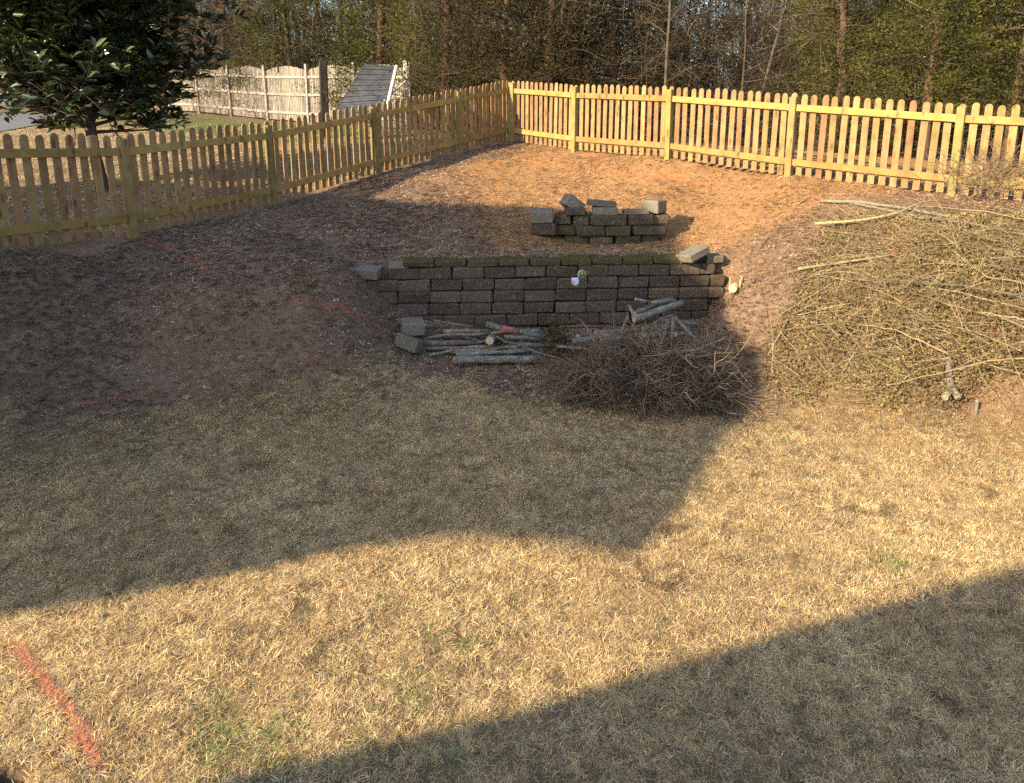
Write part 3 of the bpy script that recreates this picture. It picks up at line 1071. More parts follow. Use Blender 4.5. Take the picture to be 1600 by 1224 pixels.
lg('stick slanting down to the right from the stack', [(1054, 497, 8.4), (1078, 520, 8.2), (1093, 537, 8.1)], 0.02, name='stick')
lg('upper log of three beneath the slanted log', [(1004, 514, 8.5), (1053, 510, 8.55)], 0.042)
lg('middle log of three beneath the slanted log', [(1000, 525, 8.42), (1050, 522, 8.5)], 0.042)
lg('bottom log of three beneath the slanted log', [(1002, 536, 8.4), (1048, 534, 8.45)], 0.042)

lg('left hand log of the low heap, below the leaning stick', [(940, 530, 8.35), (1000, 527, 8.4)], 0.036)
lg('brownish log lying over the low heap behind the brush pile', [(930, 521, 8.5), (1006, 514, 8.55)], 0.03, 'logbrown')
lg('dark log at the back foot of the right hand stack', [(1030, 500, 8.75), (1090, 507, 8.7)], 0.034)
lg('grey log end poking out right of the upright stick', [(1056, 523, 8.3), (1086, 519, 8.45)], 0.032)

for k in range(16):
    pxa = random.uniform(662, 800)
    w_ = random.uniform(45, 120)
    Ya = random.uniform(8.3, 8.75)
    pya = 552 - (Ya - 8.3) * 75 + random.uniform(-5, 4)
    lg('slim stick wedged among the logs in the middle of the log pile', [(pxa, pya, Ya), (pxa + w_ / 2, pya + random.uniform(-4, 4), Ya), (pxa + w_, pya + random.uniform(-9, 7), Ya + random.uniform(-.08, .08))], random.uniform(.011, .026), random.choice(['logbark', 'logbrown']), 'stick')

# pale stump and sticks at the right end of the wall
o = log('cut_branch', 'short branch with a bright cream cut face beside the right wall end', 'branch', [at(1144, 451, 9.0), at(1160, 442, 9.35)], 0.055, 'stickpale', None, 12)
log('stick', 'upright pale stick between wall end and cream cut branch', 'stick', [at(1142, 470, 9.05), at(1141, 433, 9.1)], 0.018, 'stickpale')
log('stick', 'short pale stick leaning just right of the cream cut branch', 'stick', [at(1155, 449, 9.05), at(1160, 432, 9.1)], 0.016, 'stickpale')

# ornament and wrapper on the wall face
q = at(909, 429, 8.98)
bm = bmesh.new()
bmesh.ops.create_uvsphere(bm, u_segments=16, v_segments=10, radius=0.06)
for v in bm.verts:
    v.co.y *= 0.45
me = bpy.data.meshes.new('garden_ornament')
bm.to_mesh(me)
bm.free()
me.materials.append(M['ornament'])
me.polygons.foreach_set('use_smooth', np.ones(len(me.polygons), bool))
orn = ob('garden_ornament', me, None, (q.x, q.y, q.z), (0, R(12), 0))
tag(orn, 'small round cream ornament with dark markings fixed to the long wall', 'ornament')
for (x0, z0_, x1, z1) in [(-0.022, 0.038, -0.018, -0.012), (-0.018, -0.012, 0.045, 0.002), (0.01, 0.045, 0.022, 0.004), (0.004, -0.008, -0.008, -0.045)]:
    def fy(x, z):
        return -0.45 * math.sqrt(max(0.06 ** 2 - x * x - z * z, 0)) - 0.001
    pth = [Vector((x0 + (x1 - x0) * k / 4, fy(x0 + (x1 - x0) * k / 4, z0_ + (z1 - z0_) * k / 4), z0_ + (z1 - z0_) * k / 4)) for k in range(5)]
    vs, fs = tube(pth, [0.006] * 5, 6)
    ob('marking', mesh_of('marking', vs, fs, 'groove', True), orn)
bm = bmesh.new()
bmesh.ops.create_icosphere(bm, subdivisions=2, radius=0.05)
rr = random.Random(3)
for v in bm.verts:
    v.co = v.co * rr.uniform(0.65, 1.15)
    v.co.y *= 0.6
    v.co.z *= 1.25
me = bpy.data.meshes.new('crumpled_wrapper')
bm.to_mesh(me)
bm.free()
me.materials.append(M['wrapper'])
q = at(899, 440, 8.96)
tag(ob('crumpled_wrapper', me, None, tuple(q), (0, R(-25), 0)), 'crumpled white and blue wrapper beside the round ornament', 'wrapper')


# ------------------------------------------------------------------ small weed in front of the logs
def leafy(n, center, spread, ln, wd_, mat, name, parent=None, up=0.5):
    pos = RS.normal(0, 1, (n, 3)) * np.array(spread) + np.array(center)
    d = unit(n) + np.array((0, 0, up))
    v, f = leaves(pos, d, unit(n) + np.array((0, -0.6, 0.8)), RS.uniform(0.7, 1.3, n) * ln, RS.uniform(0.7, 1.3, n) * wd_)
    return mesh_of(name, v, f, mat)


q = hit(870, 558)
wd0 = ob('dry_weed', None, None, tuple(q))
tag(wd0, 'small brownish green leafy weed standing in front of the log pile', 'plant')
ob('foliage', leafy(420, (0, 0, 0.24), (0.07, 0.06, 0.11), 0.045, 0.022, 'weedleaf', 'foliage'), wd0)
n = 14
v, f, _ = twigs(n, RS.normal(0, 0.015, (n, 3)) * np.array((1, 1, 0)), np.stack([RS.normal(0, .25, n), RS.normal(0, .25, n), np.ones(n)], 1), RS.uniform(.25, .42, n), np.full(n, .005))
ob('stem', mesh_of('stem', v, f, 'twigdark'), wd0)

# ------------------------------------------------------------------ brush pile in the middle
q = hit(1020, 640)
bp = ob('brush_pile', None, None, (q.x, q.y + 0.35, 0.08))
tag(bp, 'heap of dark bare twigs in front of the log pile', 'brush pile')


def dome(n, rx, ry, h, inner=0.0):
    a = RS.uniform(0, 2 * math.pi, n)
    r = np.sqrt(RS.uniform(0, 1, n))
    x, y = r * np.cos(a), r * np.sin(a)
    top = h * (1 - r ** 2) ** 0.8
    z = top * RS.uniform(inner, 1.0, n) ** 0.6
    return np.stack([x * rx, y * ry, z], 1), a


n = 2600
st, an = dome(n, 0.9, 0.55, 0.56)
dirs = np.stack([np.cos(an) * 0.7, np.sin(an) * 0.5, np.full(n, 0.1)], 1) + RS.normal(0, 0.9, (n, 3)) * np.array((1, 1, 0.8))
ln = RS.uniform(0.15, 0.6, n)
v, f, pth = twigs(n, st, dirs, ln, RS.uniform(0.003, 0.007, n), 6, 0.9)
zb = Vector(bp.location).z
gz = zt(v[:, 0] + bp.location.x, v[:, 1] + bp.location.y) - zb
v[:, 2] = np.maximum(v[:, 2], gz + 0.005)
top_ = 0.64 * np.clip(1.15 - (v[:, 0] / 1.05) ** 2 - (v[:, 1] / 0.8) ** 2, 0.05, 1)
v[:, 2] = np.where(v[:, 2] > top_ + 0.1, top_ + 0.1 + (v[:, 2] - top_ - 0.1) * 0.35, v[:, 2])
tw = ob('twig_mass', mesh_of('twig_mass', v, f, 'twigdark'), bp)
tag(tw, kind='stuff')
for k in range(46):
    s_, a_ = dome(1, 0.85, 0.5, 0.55, 0.7)
    d_ = np.array([[math.cos(a_[0]) + random.uniform(-.9, .9), math.sin(a_[0]) * 0.7 + random.uniform(-.9, .6), random.uniform(-0.2, 0.55)]])
    v, f, pa = twigs(1, s_, d_, np.array([random.uniform(0.35, 0.8)]), np.array([random.uniform(.006, .011)]), 8, 1.0, 5)
    gz = zt(v[:, 0] + bp.location.x, v[:, 1] + bp.location.y) - zb
    v[:, 2] = np.maximum(v[:, 2], gz + 0.008)
    br = ob('branch', mesh_of('branch', v, f, 'twigpale' if k % 5 == 0 else 'twigdark', True), bp)
    m = 5
    st2 = pa[0, [2, 3, 4, 5, 6]]
    v, f, _ = twigs(m, st2, unit(m) + np.array((0, 0, .3)), RS.uniform(.1, .3, m), np.full(m, .004), 5, 0.8, 4)
    gz = zt(v[:, 0] + bp.location.x, v[:, 1] + bp.location.y) - zb
    v[:, 2] = np.maximum(v[:, 2], gz + 0.008)
    ob('twig', mesh_of('twig', v, f, 'twigpale' if k % 5 == 0 else 'twigdark'), br)

# ------------------------------------------------------------------ cut brush on the right bank
q = hit(1480, 560)
cb = ob('cut_brush', None, None, (q.x, q.y, q.z))
tag(cb, 'tangle of cut pale branches and vines sprawling over the right bank', 'brush')


def bank_pts(n, x0=1195, x1=1760, y0=335, y1=648, shape=None):
    out = []
    px, py = RS.uniform(x0, x1, n * 3), RS.uniform(y0, y1, n * 3)
    lim = 330 + 300 * np.clip((1290 - px) / 110, 0, 1) ** 0.8 * 0.6 + np.clip((1330 - px) / 130, 0, 1) * 60
    hi = 652 - np.clip((1250 - px) / 55, 0, 1) * 35 - 55 * vnoise(px, px * 0, 60, 91) + RS.uniform(-12, 12, len(px))
    keep = (py > lim) & (py < hi)
    px, py = px[keep][:n], py[keep][:n]
    d = np.stack([(px - CX) / F, math.cos(TH) + (CY - py) / F * math.sin(TH), -math.sin(TH) + (CY - py) / F * math.cos(TH)], 1)
    Yv = np.full(len(px), np.nan)
    for yy in np.arange(5.5, 12, 0.04):
        s = yy / d[:, 1]
        new = np.isnan(Yv) & (EYE + d[:, 2] * s < zfast(d[:, 0] * s, np.full(len(px), yy)))
        Yv[new] = yy
    ok = ~np.isnan(Yv)
    d, Yv, px, py = d[ok], Yv[ok], px[ok], py[ok]
    s = Yv / d[:, 1]
    return np.stack([d[:, 0] * s, Yv, zfast(d[:, 0] * s, Yv)], 1), px, py


cl = np.array(cb.location)
P3, px, py = bank_pts(2300)
n = len(P3)
hgt = 0.04 + 0.3 * smooth((px - 1330) / 250) * smooth((py - 360) / 90)
st = P3 + np.stack([np.zeros(n), np.zeros(n), RS.uniform(0.01, 1, n) * hgt], 1)
dirs = np.stack([-.55 + RS.normal(0, .7, n), RS.normal(0, .75, n), RS.normal(0.08, .35, n)], 1)
v, f, _ = twigs(n, st, dirs, RS.uniform(.15, .8, n), RS.uniform(.0022, .0052, n), 6, 0.8)
v[:, 2] = np.maximum(v[:, 2], zt(v[:, 0], v[:, 1]) + 0.006)
tag(ob('twig_mass', mesh_of('twig_mass', v - cl, f, 'twigpale'), cb), kind='stuff')
n = 170
P3, px, py = bank_pts(n, 1330, 1760, 370, 640)
n = len(P3)
st = P3 + np.array((0, 0, .05))
v, f, _ = twigs(n, st, np.stack([-.8 + RS.normal(0, .55, n), RS.normal(-.1, .5, n), RS.uniform(.25, .8, n)], 1), RS.uniform(.5, 1.3, n), RS.uniform(.003, .006, n), 9, .4)
tt = np.tile(np.repeat(np.linspace(0, 1, 10), 3), n)
v[:, 2] -= .42 * tt ** 2
v[:, 2] = np.maximum(v[:, 2], zfast(v[:, 0], v[:, 1]) + .01)
tag(ob('arching_stems', mesh_of('arching_stems', v - cl, f, 'twigpale'), cb), kind='stuff')
P3, px, py = bank_pts(26000)
n = len(P3)
gw = (vnoise(P3[:, 0], P3[:, 1], 0.5, 31) * 0.6 + vnoise(P3[:, 0], P3[:, 1], 0.18, 32) * 0.4)
gw = gw * .5 + .5 * vnoise(P3[:, 0], P3[:, 1], 0.9, 33)
keep = gw + 0.1 * smooth((py - 430) / 60) + RS.uniform(-.15, .15, n) > 0.45
P3, px, py = P3[keep], px[keep], py[keep]
n = len(P3)
hgt = 0.04 + 0.3 * smooth((px - 1330) / 250) * smooth((py - 330) / 80)
pos = P3 + np.stack([np.zeros(n), np.zeros(n), 0.01 + RS.uniform(0, 1, n) ** 1.5 * hgt], 1)
v, f = leaves(pos, unit(n) + np.array((0, 0, .2)), unit(n) + np.array((0, -.3, 1)), RS.uniform(.018, .04, n), RS.uniform(.009, .02, n))
half = n // 2
tag(ob('vine_leaves', mesh_of('vine_leaves', v[:half * 6] - cl, f[(f[:, 0] < half * 6)], 'vineleaf'), cb), kind='stuff')
P3, px, py = bank_pts(14000)
n = len(P3)
pos = P3 + np.stack([np.zeros(n), np.zeros(n), 0.008 + RS.uniform(0, 1, n) ** 2 * (0.03 + 0.2 * smooth((px - 1330) / 250) * smooth((py - 360) / 90))], 1)
v, f = leaves(pos, unit(n) + np.array((0, 0, .1)), unit(n) + np.array((0, -.3, 1)), RS.uniform(.02, .055, n), RS.uniform(.010, .03, n))
tag(ob('dead_leaves', mesh_of('dead_leaves', v - cl, f, 'tanleaf'), cb), kind='stuff')
# long stems fanning in from the right edge
stems = [[(1640, 470), (1500, 452), (1395, 440), (1250, 433)], [(1640, 500), (1520, 470), (1420, 445)], [(1640, 455), (1540, 440), (1490, 395), (1470, 380)], [(1640, 480), (1560, 462), (1440, 440), (1330, 447)],
         [(1630, 520), (1540, 497), (1480, 485)], [(1640, 540), (1560, 500), (1440, 470)], [(1640, 430), (1560, 420), (1490, 340)], [(1300, 445), (1215, 498)], [(1330, 480), (1245, 497)], [(1340, 550), (1313, 588)],
         [(1640, 560), (1545, 575), (1420, 600), (1375, 612)], [(1480, 555), (1400, 520), (1340, 512)], [(1640, 380), (1500, 350), (1400, 335)], [(1640, 350), (1530, 330), (1430, 322)], [(1230, 505), (1200, 560)], [(1310, 525), (1290, 515), (1215, 520)],
         [(1640, 600), (1560, 590), (1490, 560)], [(1640, 405), (1530, 410), (1440, 418)]]
for k, stx in enumerate(stems):
    P = []
    for j, (a_, b_) in enumerate(stx):
        g = hit(min(a_, 1590), b_) if a_ > 1590 else hit(a_, b_)
        if a_ > 1590:
            g = g + Vector(((a_ - 1590) * 0.0065, 0, 0.0))
        lift = 0.24 * (1 - j / (len(stx) - 1)) + 0.03
        if len(stx) == 2:
            lift = 0.04
        d = Vector(ray(min(a_, 1590), b_)).normalized()
        P.append(g - d * (lift * 1.4))
    # smooth path
    pts = []
    for a_, b_ in zip(P[:-1], P[1:]):
        pts += [a_.lerp(b_, i / 6) + Vector((0, 0, random.uniform(-.008, .008))) for i in range(6)]
    pts.append(P[-1])
    nn_ = len(pts)
    vs, fs = tube(pts, [0.0075 * (1 - 0.6 * i / nn_) * (1.3 if k in (10, 2) else 1) for i in range(nn_)], 5)
    ob('branch', mesh_of('branch', np.array([tuple(x) for x in vs]) - cl, fs, 'stickpale' if k % 3 else 'stickgrey', True), cb)


def stick(label, pix, r, mat, lift=0.02, name='stick', cat='stick', taper=0.6, ends=(True, True)):
    P = []
    for (a_, b_) in pix:
        g = hit(a_, b_)
        P.append(g + Vector((0, 0, lift + r)))
    return log(name, label, cat, P, r, mat, None, 6, ends, taper, 0.004)


stick('long dark weathered pole lying on the clay below the back fence', [(1285, 321), (1340, 322), (1400, 330), (1480, 345)], 0.024, 'stickgrey')
stick('second grey pole lying beside the dark weathered pole', [(1330, 322), (1390, 335), (1450, 348)], 0.018, 'stickgrey')
stick('long pale peeled stick raised above the clay bank', [(1273, 363), (1350, 357), (1400, 347), (1440, 330)], 0.019, 'stickpale', 0.08)
stick('thin dark stick under the long peeled stick', [(1290, 366), (1340, 373), (1440, 385)], 0.01, 'twigdark')
stick('pale stick lying across the top of the green tangle', [(1247, 430), (1300, 420), (1392, 408)], 0.02, 'stickpale', 0.03)
stick('forked dark twig standing on the clay bank', [(1182, 400), (1200, 375), (1219, 365)], 0.008, 'twigdark', 0.03, 'twig', 'twig')
stick('short dark stick on the clay, middle of the bank', [(1248, 322), (1266, 313)], 0.012, 'twigdark')
# forked pale branch butt at the front of the bank
q = [at(1487, 618, 6.85), at(1484, 585, 7.0), at(1481, 556, 7.15), at(1505, 530, 7.4), at(1520, 512, 7.6)]
o = log('forked_branch', 'thick pale grey branch butt with forked cut end at the front of the tangle', 'branch', q, 0.038, 'stickgrey', None, 8, (False, False), 0.5)
for e in ((1476, 622, 6.82), (1497, 622, 6.8)):
    P = [at(1487, 604, 6.9), at(*e)]
    vs, fs = tube([p - o.location for p in P], [0.03, 0.035], 8)
    ob('prong', mesh_of('prong', vs, fs, 'stickgrey', True), o)
    d = (P[1] - P[0]).normalized()
    a = d.orthogonal().normalized()
    b = d.cross(a)
    cv = [P[1] - o.location + d * 0.003 + (a * math.cos(2 * math.pi * k / 8) + b * math.sin(2 * math.pi * k / 8)) * 0.033 for k in range(8)]
    ob('cut_end', mesh_of('cut_end', cv + [v_ - d * 0.006 for v_ in cv], [tuple(range(8)), tuple(range(15, 7, -1))] + [(i, i + 8, (i + 1) % 8 + 8, (i + 1) % 8) for i in range(8)], 'cut'), o)
for k, e in enumerate([(1560, 500, 7.7), (1575, 520, 7.6), (1545, 490, 7.9)]):
    P = [at(1505, 530, 7.4), at((1505 + e[0]) / 2, (530 + e[1]) / 2 - 6, 7.5), at(*e)]
    vs, fs = tube([p - o.location for p in P], [0.018, 0.014, 0.008], 6)
    ob('side_branch', mesh_of('side_branch', vs, fs, 'stickgrey', True), o)
q = hit(1525, 652)
log('stake', 'short grey stub poking from the lawn edge below the tangle', 'stake', [Vector((q.x, q.y, q.z - 0.05)), Vector((q.x - 0.01, q.y, q.z + 0.13))], 0.02, 'stickgrey')
# scrubby shrub at the fence, right edge
q = at(1535, 330, 9.5)
sh = ob('bare_shrub', None, None, (q.x, q.y, Z(q.x, q.y)))
tag(sh, 'scraggly bare shrub in front of the fence at the right edge', 'shrub')
n = 260
v, f, _ = twigs(n, np.stack([RS.normal(0, .28, n), RS.normal(0, .1, n), RS.uniform(0, .5, n)], 1), np.stack([RS.normal(0, .8, n), RS.normal(-.1, .4, n), RS.uniform(.1, 1, n)], 1), RS.uniform(.2, .7, n), RS.uniform(.002, .006, n), 6, .8)
ob('branches', mesh_of('branches', v, f, 'twigdark'), sh)

# ------------------------------------------------------------------ neighbour's side
a, b = hit(5, 205), hit(60, 200)
dv = []
for (x_, y_) in ((-40, 22.0), (-13.4, 22.0), (-13.6, 25.5), (-14.5, 29.5), (-40, 31)):
    dv.append((x_, y_))
xs_ = np.linspace(-45, -15.3, 30)
vs, fs = [], []
for i, x_ in enumerate(xs_):
    for j in range(9):
        y_ = 22.3 + j * 0.9
        vs.append((x_, y_))
vs = np.array(vs)
vz = zt(vs[:, 0], vs[:, 1]) + 0.03
fs = [(i * 9 + j, (i + 1) * 9 + j, (i + 1) * 9 + j + 1, i * 9 + j + 1) for i in range(len(xs_) - 1) for j in range(8)]
tag(ob('driveway', mesh_of('driveway', np.column_stack([vs, vz]), fs, 'asphalt')), 'grey driveway beyond the magnolia', kind='structure')

nf = ob('privacy_fence', None, None, (-8.8, 27.7, 2.6))
tag(nf, 'weathered grey privacy fence with arched panels in the neighbouring yard', 'fence')
npst = []
for k in range(-3, 6):
    x_, y_ = -12.7 + 1.95 * k, 30.8 - 1.75 * k
    npst.append(Vector((x_, y_, Z(x_, y_))))
o0 = Vector(nf.location)
bmesh_cache = {}
pm = block_mesh('post', 0.11, 0.11, 2.1, 'oldrail', 0.005, 0.001, 1)
for i, p_ in enumerate(npst):
    q = npst[min(i + 1, len(npst) - 1)] - npst[max(i - 1, 0)]
    ob('post', pm, nf, p_ - o0 + Vector((0, 0, 0.87)), (random.uniform(-.02, .02), random.uniform(-.02, .02), math.atan2(q.y, q.x)))
BRD = box_mesh('board', 0.078, 0.018, 1.0, 'oldwood')
for i in range(len(npst) - 1):
    a, b = npst[i], npst[i + 1]
    d = b - a
    L = math.hypot(d.x, d.y)
    az = math.atan2(d.y, d.x)
    out = Vector((-d.y, d.x, 0)).normalized()
    for hh in (0.3, 0.92, 1.5):
        ob('rail', block_mesh('rail', L - 0.1, 0.04, 0.09, 'oldrail', 0.004, 0.001, i), nf, (a + b) / 2 - o0 + Vector((0, 0, hh)), (0, -math.atan2(d.z, L), az))
    n = 26
    for k in range(n):
        s = (k + 0.5) / n
        q = a.lerp(b, s) + out * 0.034
        H = 1.66 + 0.16 * math.sin(math.pi * s) ** 0.8 + random.uniform(-.012, .012)
        if random.random() < 0.02:
            H -= 0.2
        ob('board', BRD, nf, q - o0 + Vector((0, 0, 0.04 + H / 2)), (0, random.uniform(-.008, .008), az), (1, 1, H))

q = at(508, 185, 19.5)
dpo = ob('dark_post', block_mesh('dark_post', 0.2, 0.2, 1.95, 'darkpost', 0.02, 0.006, 2), None, (q.x, q.y, Z(q.x, q.y) + 0.95), (0, R(1), R(20)))
tag(dpo, 'dark brown wooden post in front of the weathered fence', 'post')
# slanted ribbed grey panel on a white post (play equipment)
TLp, TRp, BLp, BRp = at(570, 101, 19.6), at(616, 104, 19.9), at(531, 165, 18.7), at(603, 160, 18.9)
sp = ob('slanted_panel', None, None, (BRp.x, BRp.y, Z(BRp.x, BRp.y)))
tag(sp, 'grey ribbed panel slanting down behind the left picket fence', 'play equipment')
so = Vector(sp.location)
ext = 1.5
BL2, BR2 = TLp + (BLp - TLp) * ext, TRp + (BRp - TRp) * ext
nrm = (BL2 - TLp).cross(TRp - TLp).normalized()
nr = 22
rib = []
for k in range(nr):
    s0, s1 = k / nr + 0.004, (k + 1) / nr - 0.004
    vs = []
    for off in (0.0, 0.03):
        for (s, e) in ((s0, 0), (s0, 1), (s1, 1), (s1, 0)):
            l, r_ = TLp.lerp(BL2, s), TRp.lerp(BR2, s)
            vs.append(l.lerp(r_, e) + nrm * (off + (0.012 if k % 2 else 0)) - so)
    ob('slat', mesh_of('slat', vs, [(0, 1, 2, 3), (7, 6, 5, 4), (0, 4, 5, 1), (1, 5, 6, 2), (2, 6, 7, 3), (3, 7, 4, 0)], 'greypanel'), sp)
for (a, b, r_, nm) in ((TLp, BL2, 0.025, 'side_rail'), (TRp + Vector((0.06, 0, 0)), BR2 + Vector((0.06, 0, 0)), 0.05, 'side_rail'), (at(634, 127, 19.7), at(600, 158, 18.9), 0.025, 'brace')):
    vs, fs = tube([a - so, b - so], [r_, r_], 8)
    ob(nm, mesh_of(nm, vs, fs, 'white' if nm == 'brace' or r_ > 0.03 else 'darkpost', False), sp)
q = at(635, 120, 19.9)
zg = Z(q.x, q.y)
ht = at(632, 95, 19.9).z - zg
ob('upright', block_mesh('upright', 0.1, 0.1, ht, 'white', 0.005, 0.002, 1), sp, Vector((q.x, q.y, zg + ht / 2)) - so, (0, R(-1.5), 0))

# ------------------------------------------------------------------ trees


def limb(acc, start, d, length, r, depth, rs, tips, sides=6, up=0.15, kids=(3, 5), wig=0.22):
    n = max(3, int(length / 0.35))
    pts, rad = [Vector(start)], [r]
    dd = Vector(d).normalized()
    for i in range(n):
        dd = (dd + Vector((rs.gauss(0, wig), rs.gauss(0, wig), rs.gauss(0, wig) + up * 0.3)) * 0.5).normalized()
        pts.append(pts[-1] + dd * (length / n))
        rad.append(r * (1 - 0.75 * (i + 1) / n))
    acc.add(*tube(pts, rad, max(3, sides), False))
    if depth > 0:
        for k in range(rs.randint(*kids)):
            i = rs.randint(max(1, n // 3), n)
            sd = Vector((rs.gauss(0, 1), rs.gauss(0, 1), rs.gauss(0.2, 0.6))).normalized()
            limb(acc, pts[i], (dd * 0.6 + sd), length * rs.uniform(0.4, 0.65), max(rad[i] * 0.6, 0.004), depth - 1, rs, tips, sides - 1, up, kids, wig)
    tips.append((pts[-1], dd))
    return pts, rad


def bare_tree_meshes(seed, h=9.5, r=0.1, low=1.2):
    rs = random.Random(seed)
    pts = [Vector((0, 0, -0.3))]
    rad = [r * 1.15]
    n = 16
    dx, dy = rs.gauss(0, .03), rs.gauss(0, .03)
    for i in range(1, n + 1):
        dx += rs.gauss(0, .03)
        dy += rs.gauss(0, .03)
        pts.append(Vector((pts[-1].x + dx * h / n, pts[-1].y + dy * h / n, h * i / n)))
        rad.append(r * (1 - 0.85 * i / n))
    tr = Acc()
    tr.add(*tube(pts, rad, 7))
    ac = Acc()
    tips = []
    for k in range(26):
        z = low + (h - low) * (k + rs.random()) / 26
        i = min(int(z / h * n), n - 1)
        p0 = pts[i].lerp(pts[i + 1], z / h * n - i)
        a = rs.uniform(0, 2 * math.pi)
        limb(ac, p0, (math.cos(a), math.sin(a), rs.uniform(0.1, 0.9)), rs.uniform(0.8, 2.2) * (1.1 - 0.5 * z / h), rad[i] * 0.3 + .003, 2, rs, tips, 5, 0.2, (2, 4))
    return tr.mesh('trunk', 'treebark', True), ac.mesh('crown', 'twigwood', False)


def cedar_meshes(seed, h=7.5, rad0=1.7, low=0.7, dry=False, nb=95):
    rs = random.Random(seed)
    nrs = np.random.RandomState(seed)
    tr = Acc()
    n = 12
    pts = [Vector((0, 0, -0.3))] + [Vector((rs.gauss(0, .05), rs.gauss(0, .05), h * i / n)) for i in range(1, n + 1)]
    rad = [0.14 * (1 - 0.9 * i / n) + 0.01 for i in range(n + 1)]
    tr.add(*tube(pts, rad, 7))
    ac = Acc()
    pos, dr = [], []
    for k in range(nb):
        z = low + (h - low) * (k / nb) ** 1.1
        a = rs.uniform(0, 2 * math.pi)
        R_ = rad0 * (1 - (z / h) ** 1.4) * rs.uniform(0.55, 1.15) + 0.15
        p0 = Vector((0, 0, z))
        d = Vector((math.cos(a), math.sin(a), rs.uniform(-0.1, 0.45)))
        tips = []
        bp_, br_ = limb(ac, p0, d, R_, 0.02, 1, rs, tips, 4, 0.05, (3, 5), 0.25)
        ends = [(t_[0], t_[1]) for t_ in tips]
        ctr = [(bp_[i], Vector(d)) for i in range(len(bp_) // 2, len(bp_))] + ends
        for (q, dd) in ctr:
            for _ in range(2):
                if rs.random() < 0.25:
                    continue
                m = rs.randint(16, 30)
                c = np.array(q) + nrs.normal(0, .12, 3)
                hang = nrs.normal(0, 1, (m, 3)) * np.array((.13, .13, .10)) + c
                pos.append(hang)
                dr.append(np.array(dd)[None] * 0.7 + nrs.normal(0, .55, (m, 3)) + np.array((0, 0, .25)))
    pos, dr = np.concatenate(pos), np.concatenate(dr)
    m = len(pos)
    v, f = leaves(pos, dr, unit(m, nrs), nrs.uniform(.05, .12, m), nrs.uniform(.014, .03, m))
    return tr.mesh('trunk', 'cedarbark', True), ac.mesh('limbs', 'twigwood'), mesh_of('crown', v, f, 'dryleaf' if dry else 'cedarleaf')


BT = [bare_tree_meshes(s, 9 + (s % 3), 0.045 + 0.014 * (s % 4), 0.3) for s in range(1, 7)]
CT = [cedar_meshes(31), cedar_meshes(32, 8, 1.5, 0.4), cedar_meshes(33, 7, 2.0, 0.9)]
CD = [cedar_meshes(41, 7.5, 1.7, 0.5, True), cedar_meshes(42, 7, 1.9, 0.4, True)]


def put_tree(name, meshes, names, px, Yd, scale, rz, label, cat, group=None):
    x_ = at(px, 170, Yd).x
    r = ob(name, None, None, (x_, Yd, Z(x_, Yd)), (0, 0, rz), (scale,) * 3)
    tag(r, label, cat, group)
    for m_, nm in zip(meshes, names):
        o_ = ob(nm, m_, r)
    return r


CN = ('trunk', 'limbs', 'crown')
cedars = [(700, 20.0, 1.0, 0, 'broad olive green cedar behind the slanted panel and fence corner'), (600, 24.0, 1.1, 1, 'green cedar rising straight behind the grey slanted panel'),
          (1308, 16.5, 0.8, 1, 'narrow green cedar behind the third back fence post'), (1452, 14.2, 0.75, 2, 'dense green cedar behind the right back fence, left of the last post'),
          (1585, 13.4, 0.8, 0, 'green cedar at the right edge behind the fence'), (1390, 17.0, 1.0, 2, 'tall cedar with reddish trunk behind the right back fence'),
          (455, 29.0, 1.1, 2, 'cedar with hanging branches behind the weathered fence'), (1690, 15.0, 1.0, 1, 'cedar partly cut off by the right edge of the picture')]
for i, (px_, Yd, sc, k, lb) in enumerate(cedars):
    put_tree('cedar_tree', CT[k], CN, px_, Yd, sc, i * 1.3, lb, 'tree', 'cedars behind the fences')
dry = [(860, 18.3, 0.9, 0, 'brown dry evergreen behind the first back fence panel'), (955, 19.0, 0.95, 1, 'brown dry evergreen behind the second back fence panel'), (790, 18.4, 0.9, 1, 'brownish evergreen right behind the fence corner'),
       (360, 31.5, 1.1, 0, 'brownish evergreen behind the weathered fence near the magnolia'), (230, 34, 1.2, 1, 'brownish evergreen behind the magnolia crown')]
for i, (px_, Yd, sc, k, lb) in enumerate(dry):
    put_tree('evergreen_tree', CD[k], CN, px_, Yd, sc, i * 2.1 + 0.5, lb, 'tree', 'dry evergreens behind the fences')
def sector(px):
    for lim, nm in ((560, 'behind the weathered fence'), (790, 'behind the slanted panel and left fence'), (895, 'behind the first back fence panel'), (1045, 'behind the second back fence panel'), (1235, 'behind the third back fence panel'), (1490, 'behind the fourth back fence panel')):
        if px < lim:
            return nm
    return 'behind the right end of the back fence'


deep = [(470, 36, 1.2, 'C', 0), (540, 33, 1.1, 'D', 1), (640, 28, 1.1, 'D', 0), (740, 25, 1.0, 'C', 1), (830, 24, 1.0, 'D', 1), (900, 27, 1.15, 'D', 0), (1000, 24, 1.0, 'C', 2), 
        (1040, 26, 1.0, 'D', 0), (1160, 28, 1.1, 'D', 1), (1290, 30, 1.2, 'D', 0), (690, 30, 1.2, 'C', 2), (590, 38, 1.3, 'C', 0), (270, 33, 1.2, 'D', 0), (1100, 31, 1.2, 'D', 1), (1215, 34, 1.25, 'C', 0), (1270, 26, 1.0, 'D', 1), (1330, 25, 1.1, 'C', 2), (1420, 22, 1.0, 'D', 0), (1500, 20, 1.0, 'C', 1), (1560, 24, 1.1, 'D', 1), (1640, 20, 1.0, 'C', 0), (400, 38, 1.2, 'D', 1), (320, 40, 1.3, 'C', 2), (150, 40, 1.3, 'C', 1), (50, 38, 1.3, 'D', 0)]
